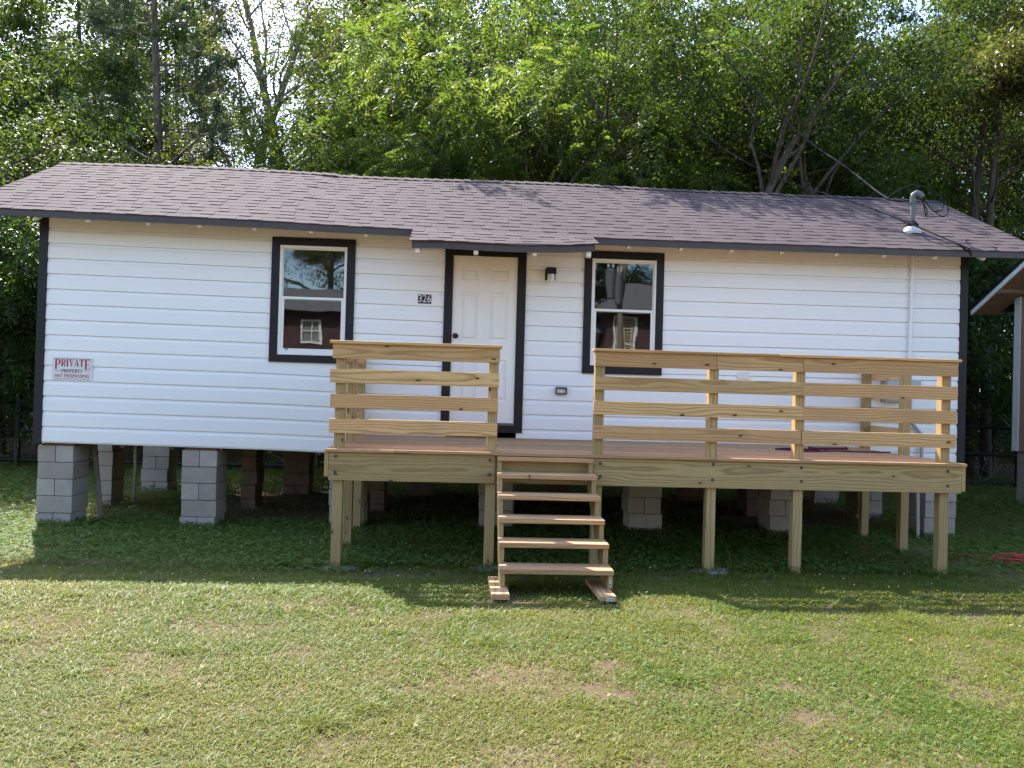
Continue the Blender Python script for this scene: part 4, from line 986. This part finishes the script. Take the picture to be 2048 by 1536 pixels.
dome = lambda t: .45 + 1.0 * math.sin(math.pi * min(1, (t * .85 + .12)))
cone = lambda t: 1.25 - .95 * t
BASE = dict(seg=(9, 6, 4, 3), jit=(.05, .12, .18, .2), grav=(.03, .03, .0, -.04), taper=(.75, .85, .85, .8), max=3, n=(18, 7, 6), start=(.28, .22, .2), ang=(62, 50, 48), cr=(.42, .5, .5), len=(4.2, 1.9, .75), shape=dome)
def spec(**k): d = dict(BASE); d.update(k); return d
TREE_CACHE = {}
def tree_meshes(key, seed, H, r0, sp, leaf, leafmat, bark, lean=(0, 0), extra=()):
    g = TreeGen(seed)
    for q, pts in enumerate(extra):
        sm = spline(pts, 5); g.mb.tube(sm, list(np.linspace(.24 if q == 0 else .11, .05, len(sm))), 8)
        for p in sm[3:]:
            for _ in range(4): g.limb(p, (g.r.gauss(0, 1), g.r.gauss(0, 1), g.r.uniform(-.2, 1)), 1.0, .02, 2, sp)
    g.limb((0, 0, -.15), (lean[0], lean[1], 1), H, r0, 0, sp)
    rng = np.random.default_rng(seed); V, F, T = leaf(g.anc, rng)
    lm = np_mesh(key + '_crown', V, F, leafmat, T)
    TREE_CACHE[key] = (g.mb, lm, bark, len(F))
    return key
def plant(key, name, x, y, label, cat='tree', rz=0., sc=1., group=None, crown='crown', zs=1.0):
    mbk, lm, bark, _ = TREE_CACHE[key]
    t = thing(name, label, cat, (x, y, g1(x, y)), group)
    if not hasattr(mbk, 'made'):
        o = mbk.build('trunk', bark, None); mbk.made = o.data; bpy.data.objects.remove(o)
    for nm, dat in (('trunk', mbk.made), (crown, lm)):
        o = bpy.data.objects.new(nm, dat); C.objects.link(o); o.parent = t
    t.rotation_euler = (0, 0, rz); t.scale = (sc, sc, sc * zs)
    return t

# --- kinds
tree_meshes('pecan', 3, 6.6, .26, spec(n=(30, 9, 5), len=(4.3, 1.9, .85), start=(.22, .25, .15), ang=(56, 55, 55), grav=(.02, .035, -.06, -.12), shape=lambda t: .75 + .45 * math.sin(math.pi * min(1, t * .8 + .15))), lambda a, r: fronds(a, 2, r, .44, 7, .118, .046, .42), M['leaf_pinnate'], M['bark'])
tree_meshes('pecan_b', 8, 6.0, .19, spec(n=(24, 8, 5), len=(3.7, 1.7, .8), start=(.2, .25, .15), ang=(56, 55, 55), grav=(.02, .035, -.06, -.12), shape=lambda t: .75 + .45 * math.sin(math.pi * min(1, t * .8 + .15))), lambda a, r: fronds(a, 2, r, .42, 6, .118, .046, .42), M['leaf_pinnate'], M['bark'])
tree_meshes('broad', 14, 6.4, .24, spec(n=(20, 9, 6), len=(4.6, 1.9, .8), start=(.42, .3, .15), ang=(44, 52, 52), grav=(.02, .03, -.02, -.05), jit=(.09, .14, .2, .2), shape=lambda t: .8 + .3 * t, max=2), lambda a, r: clumps(a, r, .50, 170), M['leaf_broad'], M['bark'])
tree_meshes('broad_b', 19, 6.4, .18, spec(n=(24, 8, 6), len=(3.8, 1.7, .75), start=(.16, .25, .15), ang=(56, 52, 52), grav=(.02, .03, -.05, -.08), shape=lambda t: .8 + .35 * math.sin(math.pi * min(1, t * .8 + .15)), max=2), lambda a, r: clumps(a, r, .45, 170), M['leaf_broad'], M['bark'])
tree_meshes('oak', 23, 10.5, .30, spec(n=(22, 9, 7), len=(4.6, 1.9, .7), start=(.38, .25, .2), ang=(66, 50, 50), jit=(.05, .17, .22, .25), max=2), lambda a, r: clumps(a, r, .40, 120, .5, .28, .095, .042, .3), M['leaf_oak'], M['bark'], extra=[[(0, 0, 8.0), (-1.2, -1.6, 8.65), (-2.3, -2.6, 8.5), (-3.6, -3.1, 8.7), (-4.8, -3.3, 8.6)], [(-1.9, -2.3, 8.55), (-2.6, -2.9, 9.3), (-3.5, -3.2, 9.9)], [(-3.0, -2.9, 8.6), (-3.9, -3.4, 8.2), (-4.6, -3.5, 8.3)]])
tree_meshes('sparse', 31, 15.0, .27, spec(n=(12, 6, 5), len=(3.6, 1.7, .8), start=(.34, .3, .2), ang=(40, 42, 45), jit=(.06, .14, .18, .2), grav=(.02, .06, .03, 0)), lambda a, r: simple_leaves(a, 8, r, .095, .05, .3, .14), M['leaf_oak'], M['palebark'])
tree_meshes('pine', 37, 15.5, .19, spec(n=(26, 6, 5), len=(2.9, 1.1, .45), start=(.48, .3, .3), ang=(76, 45, 40), shape=cone, grav=(.02, .03, .05, .08), jit=(.015, .10, .15, .2)), lambda a, r: needles(a, 3, r), M['needle'], M['pinebark'])
tree_meshes('shrub', 41, 3.6, .05, spec(n=(16, 7, 5), len=(1.7, .95, .5), start=(.06, .15, .1), ang=(52, 48, 50), seg=(6, 5, 4, 3)), lambda a, r: simple_leaves(a, 6, r, .115, .05, .5, .06), M['leaf_shrub'], M['bark'])
tree_meshes('shrub_b', 43, 4.6, .07, spec(n=(18, 7, 5), len=(1.9, 1.0, .55), start=(.08, .15, .1), ang=(50, 48, 50), seg=(6, 5, 4, 3), grav=(.02, .02, -.02, -.08)), lambda a, r: fronds(a, 1, r, .34, 4, .125, .045), M['leaf_shrub'], M['bark'])
tree_meshes('slim', 47, 11.0, .13, spec(n=(14, 6, 5), len=(2.2, 1.1, .6), start=(.55, .25, .2), ang=(50, 48, 48)), lambda a, r: simple_leaves(a, 5, r, .10, .045, .4, .08), M['leaf_broad'], M['bark'])

tree_meshes('limby', 61, 8.6, .125, spec(n=(8, 6, 4), len=(2.9, 1.5, .7), start=(.50, .45, .2), taper=(.6, .8, .85, .8), ang=(42, 50, 50), seg=(10, 7, 4, 3), jit=(.14, .16, .2, .2), grav=(.03, .05, 0, 0), max=2, cr=(.62, .5, .5)), lambda a, r: clumps(a, r, .22, 110, .5, .26, .10, .046), M['leaf_broad'], M['bark'], lean=(.22, 0))
# --- individual trees
plant('pecan', 'leafy_tree', 4.2, 9.0, 'large bright green tree with drooping compound leaves above the middle of the roof', rz=.4, sc=1.08)
plant('pecan_b', 'leafy_tree', 2.5, 9.4, 'bright compound-leaved tree right of the sky gap, over the left part of the roof', rz=2.1, sc=.90)
plant('pecan_b', 'leafy_tree', 8.0, 10.2, 'compound-leaved tree just right of the largest bright tree', rz=4.0, sc=1.15)
plant('broad', 'multi_branched_tree', 11.2, 8.8, 'green tree with dark leaning branches rising behind the roof near the mast', rz=.9, sc=1.04)
plant('broad', 'multi_branched_tree', 15.2, 12.0, 'rounded green tree behind the right end of the roof', rz=3.3, sc=1.22)
plant('broad', 'multi_branched_tree', 5.6, 14.0, 'taller green tree showing above and behind the largest bright tree', rz=5.0, sc=1.35)
plant('broad', 'multi_branched_tree', 11.0, 14.5, 'taller green tree in the second rank above the mast', rz=1.7, sc=1.35)
plant('limby', 'crooked_tree', 11.5, 5.75, 'crooked dark stem leaning left behind the roof, nearest the mast', rz=3.0, sc=1.02)
plant('limby', 'crooked_tree', 10.3, 5.9, 'crooked dark stem forking above the roof, second left from the mast', rz=1.2, sc=1.0)
plant('limby', 'crooked_tree', 8.9, 5.8, 'crooked dark stem above the right window, third left from the mast', rz=4.4, sc=.98)
plant('limby', 'crooked_tree', 5.9, 5.9, 'crooked dark stem in the shade above the porch roof', rz=2.2, sc=.9)
plant('oak', 'oak_tree', 19.9, 8.9, 'dark oak reaching in from the top right corner', rz=0, sc=.98)
plant('slim', 'slim_tree', 16.88, 7.9, 'slim dark trunk standing near the right edge', rz=1.0)
plant('slim', 'slim_tree', 16.58, 8.15, 'second slim trunk just left of the one near the right edge', rz=3.0, sc=1.05)
plant('pine', 'pine_tree', -2.80, 10.6, 'tall pine with a straight bare trunk over the left end of the roof', rz=1.0, sc=.92)
plant('sparse', 'bare_tree', -1.75, 12.0, 'thinly leaved pale tree against the sky right of the pine', rz=.3, sc=.85)
plant('sparse', 'bare_tree', .75, 12.0, 'dark forked tree with sparse leaves against the sky, further right of the pine', rz=2.7, sc=.88)
plant('broad_b', 'bushy_tree', -5.6, 8.9, 'bushy tree filling the top left corner', rz=.2, sc=1.05)
plant('broad_b', 'bushy_tree', -3.9, 12.0, 'lower bushy tree between the top left corner and the pine', rz=2.0, sc=.86)
plant('shrub_b', 'shrub', -3.3, 6.9, 'drooping dark green shrub at the left edge beside the house', 'shrub', rz=1.0, sc=.95)
plant('shrub_b', 'shrub', -4.7, 7.2, 'dark shrub at the very left edge behind the fence', 'shrub', rz=2.5, sc=1.0)
plant('shrub', 'shrub', -2.6, 7.4, 'shrub hidden mostly behind the left corner of the house', 'shrub', rz=.4, sc=.8)
UG = 'undergrowth shrubs behind the house'
for i, (x, y, k, s_) in enumerate([(0.4, 8.6, 'shrub_b', .62), (1.8, 7.6, 'shrub', 1.1), (3.3, 8.1, 'shrub_b', .95), (5.1, 7.7, 'shrub', 1.15), (6.8, 8.0, 'shrub_b', 1.0), (8.4, 7.7, 'shrub', 1.1), (10.0, 8.1, 'shrub_b', 1.0), (11.6, 7.5, 'shrub', 1.15), (13.0, 7.9, 'shrub', 1.1)]):
    plant(k, 'shrub', x, y, 'leafy undergrowth shrub seen under and over the house, behind it', 'shrub', rz=i * 1.7, sc=s_ * .8, group=UG)
plant('shrub', 'shrub', 14.6, 7.7, 'dark glossy bush behind the fence, left of the tan house', 'shrub', rz=.8, sc=1.2)
plant('shrub', 'shrub', 16.2, 7.9, 'dark glossy bush behind the fence, nearest the tan house', 'shrub', rz=2.8, sc=1.25)
plant('shrub_b', 'shrub', 18.0, 9.4, 'dark bush above the eave of the tan house', 'shrub', rz=4.8, sc=.95)
# far wood: one mass
rngw = np.random.default_rng(9); Vs, Fs, Ts = [], [], []; off = 0; wb = MB()
wood_spots = []
for row, (yy, dx_) in enumerate(((15.5, 2.6), (20.0, 3.0), (26.0, 3.6))):
    x = -16 - row * 5
    while x < 30 + row * 8:
        wood_spots.append((x + rngw.normal(0, .5), yy + rngw.normal(0, .7), row)); x += dx_
for k_, (x, y, row) in enumerate(wood_spots):
    # the line of sight through the gap left of centre stays low
    sight = (x - CAM[0]) / (y - CAM[1])
    gap = -.335 < sight < -.185
    gap2 = .53 < sight < .57
    h = (4.5 + row * .6) if gap else ((11.0 + row * 2.2) if gap2 else (11.5 + (0, 5.2, 10.2)[row] + rngw.normal(0, .8)))
    nc_ = int((170 + 40 * row + 70 * (sight < -.36)) * (.42 if gap else 1.0)); R_ = 2.5
    cz = rngw.random(nc_) * h; env = R_ * np.sqrt(np.clip(1 - ((cz / h - .45) / .62) ** 2, .05, 1))
    an = rngw.random(nc_) * 6.283; rr = env * rngw.random(nc_) ** .4
    A = np.stack([x + rr * np.cos(an), y + rr * np.sin(an), -1 + cz], -1); kk = 110; m_ = nc_ * kk; tn = np.repeat(rngw.normal(.45, .2, nc_), kk)
    q = unit(rngw.normal(0, 1, (m_, 3))) * (rngw.random((m_, 1)) ** .45) * np.array([.75, .75, .38]) * np.repeat(rngw.uniform(.6, 1.3, (nc_, 1)), kk, 0)
    q[:, 2] -= .3 * (q[:, 0] ** 2 + q[:, 1] ** 2); P = np.repeat(A, kk, 0) + q; out = unit(q * np.array([1, 1, .3]) + 1e-6)
    d = unit(out * .7 + rngw.normal(0, .5, (m_, 3)) + np.array([0, 0, -.45])); nn = unit(np.array([0, 0, 1.]) + out * .3 + rngw.normal(0, .42, (m_, 3)))
    L = (.135 + .03 * row) * rngw.uniform(.6, 1.25, (m_, 1)); nn = unit(np.cross(unit(np.cross(d, nn)), d))
    v, f, t_ = quads_from(P, d, nn, L, L * .5, np.clip(tn + rngw.normal(0, .15, m_), 0, 1), .08)
    Vs.append(v); Fs.append(f + off); Ts.append(t_); off += len(v)
    wb.tube([(x, y, -1.2), (x + rngw.normal(0, .2), y, h * .45), (x + rngw.normal(0, .5), y, h * .9)], [.17, .13, .03], 6, cap=False)
me = np_mesh('far_woodland', np.concatenate(Vs), np.concatenate(Fs), M['leaf_broad'], np.concatenate(Ts))
o = bpy.data.objects.new('woodland', me); C.objects.link(o)
tag(o, 'far green wood closing the view behind the nearer trees', 'woodland', kind='stuff')
o2 = wb.build('woodland_trunks', M['bark'], o); o2['kind'] = 'stuff'
# trees across the street, seen in the glass
plant('oak', 'street_tree', -1.0, -27, 'big tree mirrored in the upper left window pane', rz=.5)
plant('oak', 'street_tree', 14.5, -29, 'dark tree mirrored in the upper right window pane', rz=2.5, sc=1.15)
plant('broad', 'street_tree', 10.0, -30, 'second dark tree mirrored in the upper right window pane', rz=1.5, sc=1.2)

# ================================================================== GRASS, CLOVER
rg = np.random.default_rng(12)
def scatter(y0, y1, dens, margin=1.7):
    xa = CAM[0] - .546 * (y1 - CAM[1]) - margin; xb = CAM[0] + .734 * (y1 - CAM[1]) + margin
    n_ = int((xb - xa) * (y1 - y0) * dens); x = rg.uniform(xa, xb, n_); y = rg.uniform(y0, y1, n_)
    k = (x > CAM[0] - .546 * (y - CAM[1]) - margin) & (x < CAM[0] + .734 * (y - CAM[1]) + margin)
    return x[k], y[k]
DIRT_ = ((5.85, -5.16, 0.18, 0.10, 0.80), (5.84, -5.60, 0.16, 0.09, 0.90), (5.71, -5.52, 0.10, 0.07, 0.80), (6.78, -5.44, 0.16, 0.07, 0.75), (6.71, -5.87, 0.16, 0.09, 0.95), (6.99, -5.68, 0.12, 0.06, 0.60), (5.31, -6.25, 0.22, 0.08, 0.70), (6.53, -4.00, 0.25, 0.09, 0.60), (6.03, -6.15, 0.12, 0.06, 0.60), (4.19, -5.60, 0.14, 0.05, 0.60), (3.98, -5.79, 0.12, 0.06, 0.50), (7.89, -5.53, 0.20, 0.10, 0.50), (6.86, -4.17, 0.15, 0.06, 0.40), (4.43, -6.21, 0.14, 0.06, 0.60), (5.90, -4.21, 0.30, 0.10, 0.45))
DIRT = [(a, b, c * 1.05, d * 1.6, min(1, e * 1.3)) for a, b, c, d, e in DIRT_]
def cover(x, y):
    """how thick the turf stands: bare patches in the worn lawn, thin under the house"""
    a = fnoise(x * .9 + 3, y * 1.3, 21); b_ = fnoise(x * 3.1, y * 3.6, 33)
    c_ = np.clip((a * .05 + b_ * 1.05 - .16) * 2.3, .26, 1)
    under = sstep(.3, .9, y) * (1 - sstep(3.2, 4.0, y)) * (x > .6) * (x < 10.8)
    c_ = c_ * (1 - .85 * under * sstep(.8, 1.6, x))
    dirt = np.exp(-(((x - 4.6) / .9) ** 2 + ((y + 2.72) / .16) ** 2)) + .9 * np.exp(-(((x - 6.75) / .3) ** 2 + ((y + 2.62) / .10) ** 2)) + .8 * np.exp(-(((x - 10.7) / .8) ** 2 + ((y + 2.0) / .18) ** 2))
    for px_, py_, rx, ry, k_ in DIRT:
        wob = .5 + 1.4 * vnoise(x * 11, y * 11, 91)
        dirt = dirt + k_ * np.exp(-(((x - px_) / rx) ** 2 + ((y - py_) / ry) ** 2) * wob)
    return np.clip(c_ * (1 - .9 * np.clip(dirt, 0, 1)), 0, 1)
Vs, F4, F3, Ts = [], [], [], []; off = 0
for (y0, y1, dens, hs, ws) in ((-6.9, -5.6, 17000, .8, .95), (-5.6, -4.2, 12500, .85, 1.1), (-4.2, -2.4, 8200, .95, 1.35), (-2.4, .4, 3600, 1.15, 1.6), (.4, 4.2, 1100, 1.5, 2.2), (4.2, 8.5, 750, 1.8, 2.8)):
    x, y = scatter(y0, y1, dens); k = rg.random(len(x)) < cover(x, y); x, y = x[k], y[k]; n_ = len(x)
    if -2.5 < y0 < -2.3:
        ex_, ey_ = [], []
        for (px_, w_, py_, d_, _l) in PIERS[:7]:
            q = rg.random(420); s4 = rg.integers(0, 3, 420); o4 = rg.exponential(.05, 420) + .005
            ex_.append(np.where(s4 == 0, px_ + q * w_, np.where(s4 == 1, px_ - o4, px_ + w_ + o4))); ey_.append(np.where(s4 == 0, py_ - o4, py_ + q * d_))
        for px_, py_ in ((3.848, -2.319), (5.24, -2.319), (6.226, -2.319), (7.298, -2.319), (8.125, -2.319), (9.538, -2.319), (3.78, -1.2), (9.79, -1.2)):
            a_ = rg.random(150) * 6.283; o4 = .065 + rg.exponential(.05, 150); ex_.append(px_ + o4 * np.cos(a_)); ey_.append(py_ + o4 * np.sin(a_))
        ex_ = np.concatenate(ex_); x = np.concatenate([x, ex_]); y = np.concatenate([y, np.concatenate(ey_)]); n_ = len(x)
    else: ex_ = []
    tall = vnoise(x * 2.3, y * 2.3, 41); h = hs * (.0165 + .026 * rg.random(n_) ** 2 + .026 * np.clip(tall - .62, 0, 1) * 2)
    if len(ex_): h[-len(ex_):] *= rg.uniform(1.2, 3.0, len(ex_))
    clump = (vnoise(x * 5, y * 5, 51) > .82); h = np.where(clump, h * 1.7, h)
    w = ws * rg.uniform(.0028, .0052, n_); an = rg.uniform(0, 6.283, n_); lean = rg.uniform(.5, 2.6, n_)
    dx_, dy_ = np.cos(an), np.sin(an); z = gz(x, y) - .004
    P = np.stack([x, y, z], -1); D = np.stack([dx_, dy_, np.zeros(n_)], -1); S_ = np.stack([-dy_, dx_, np.zeros(n_)], -1); up = np.array([0, 0, 1.])
    hh = h[:, None]; ww = w[:, None]; le = lean[:, None]
    mid = P + D * hh * le * .35 + up * hh * .62; tip = P + D * hh * le + up * hh * (1.0 - .2 * le)
    V = np.stack([P - S_ * ww * .5, P + S_ * ww * .5, mid + S_ * ww * .45, mid - S_ * ww * .45, tip], 1)
    b_ = np.arange(n_) * 5 + off
    Vs.append(V.reshape(-1, 3)); F4.append(np.stack([b_, b_ + 1, b_ + 2, b_ + 3], -1)); F3.append(np.stack([b_ + 3, b_ + 2, b_ + 4], -1))
    tone = np.clip(rg.normal(.42, .30, n_) + .9 * (fnoise(x * 1.1, y * 1.1, 61) - .5) + (rg.random(n_) < .10) * .5, 0, 1); Ts.append(np.repeat(tone, 5)); off += n_ * 5
me = np_mesh('grass', np.concatenate(Vs), np.concatenate(F4), M['grass'], np.concatenate(Ts), np.concatenate(F3))
o = bpy.data.objects.new('grass', me); C.objects.link(o); tag(o, 'short patchy lawn grass in sun and shade in front of the house', 'grass', kind='stuff')
Vs, Fs, Ts = [], [], []; off = 0
for (y0, y1, dens, s_) in ((-6.9, -4.8, 2000, .8), (-4.8, -2.6, 1500, .9), (-2.6, .6, 2300, 1.35), (.6, 4.5, 500, 1.9), (4.5, 8, 260, 2.4)):
    x, y = scatter(y0, y1, dens)
    pr = np.clip((fnoise(x * .8 + 9, y * .9, 71) - .38) * 3.0, 0, 1); pr = np.where(y > -2.4, np.maximum(pr, .55), pr * .45) * np.clip(cover(x, y) * 1.4, 0, 1)
    k = rg.random(len(x)) < pr; x, y = x[k], y[k]; n_ = len(x)
    h = s_ ** .5 * rg.uniform(.015, .05, n_) * np.where(y > -2.4, 1.35, .8); c_ = np.stack([x, y, gz(x, y) + h], -1); a0 = rg.uniform(0, 6.283, n_); tone = np.clip(rg.normal(.5, .25, n_), 0, 1)
    nn = unit(np.array([0, 0, 1.]) + rg.normal(0, .28, (n_, 3)))
    for q in range(3):
        a = a0 + q * 2.094; d = np.stack([np.cos(a), np.sin(a), rg.normal(.05, .2, n_)], -1); d = unit(d - nn * (d * nn).sum(-1, keepdims=True))
        L = (s_ * rg.uniform(.010, .017, n_))[:, None]; S2 = np.cross(nn, d)
        V = np.stack([c_, c_ + d * L * .65 + S2 * L * .5, c_ + d * L, c_ + d * L * .65 - S2 * L * .5], 1)
        Vs.append(V.reshape(-1, 3)); Fs.append(np.arange(n_ * 4).reshape(-1, 4) + off); Ts.append(np.repeat(tone, 4)); off += n_ * 4
me = np_mesh('clover', np.concatenate(Vs), np.concatenate(Fs), M['clover'], np.concatenate(Ts))
o = bpy.data.objects.new('clover', me); C.objects.link(o); tag(o, 'low clover and weeds growing in the shade before the house', 'clover', kind='stuff')
# white clover blossoms and dry bits
x, y = scatter(-3.3, 1.2, 13); k = (fnoise(x * .9, y * .9, 81) > .5) & ~((y > -.2) & (x > 2)); x, y = x[k], y[k]
fl = MB()
for a, b_ in zip(x, y):
    r = random.uniform(.004, .0075); fl.lathe([(r * .4, 0), (r, r * .6), (r * .9, r * 1.3), (r * .3, r * 1.8)], (a, b_, g1(a, b_) + random.uniform(.03, .06)), 6)
o = tag(fl.build('clover_flowers', M['flower']), 'tiny white clover blossoms dotting the shaded grass', 'flowers', kind='stuff')
x, y = scatter(-6.8, 3.5, 9); fl = MB(); rs = random.Random(6)
for a, b_ in zip(x, y):
    L = rs.uniform(.012, .035); an = rs.uniform(0, 6.28); z = g1(a, b_) + rs.uniform(.004, .03); c_, s_ = math.cos(an), math.sin(an)
    fl.add([(a, b_, z), (a + c_ * L * .5 - s_ * L * .3, b_ + s_ * L * .5 + c_ * L * .3, z + .006), (a + c_ * L, b_ + s_ * L, z + rs.uniform(0, .012)), (a + c_ * L * .5 + s_ * L * .3, b_ + s_ * L * .5 - c_ * L * .3, z + .004)], [(0, 1, 2, 3)])
o = tag(fl.build('dry_leaves', M['dry']), 'dry leaf and twig scraps scattered over the lawn', 'dry leaves', kind='stuff')
# brush behind the fence: dead twigs
fl = MB(); rs = random.Random(16)
for k in range(60):
    a = rs.choice((rs.uniform(12, 18), rs.uniform(-6, 11))); b_ = rs.uniform(6.8, 9); z = g1(a, b_); L = rs.uniform(.5, 1.6); d = Vector((rs.gauss(0, 1), rs.gauss(0, .4), rs.uniform(.1, 1.0))).normalized()
    p = Vector((a, b_, z)); fl.tube([p, p + d * L * .5 + Vector((0, 0, rs.gauss(0, .08))), p + d * L], [.012, .009, .004], 4, cap=False)
o = tag(fl.build('dead_brush', M['palebark']), 'tangle of pale dead twigs behind the fence', 'brush', kind='stuff')
print('leaf quads', {k: v[3] for k, v in TREE_CACHE.items()}, 'grass', sum(len(a) for a in F4))
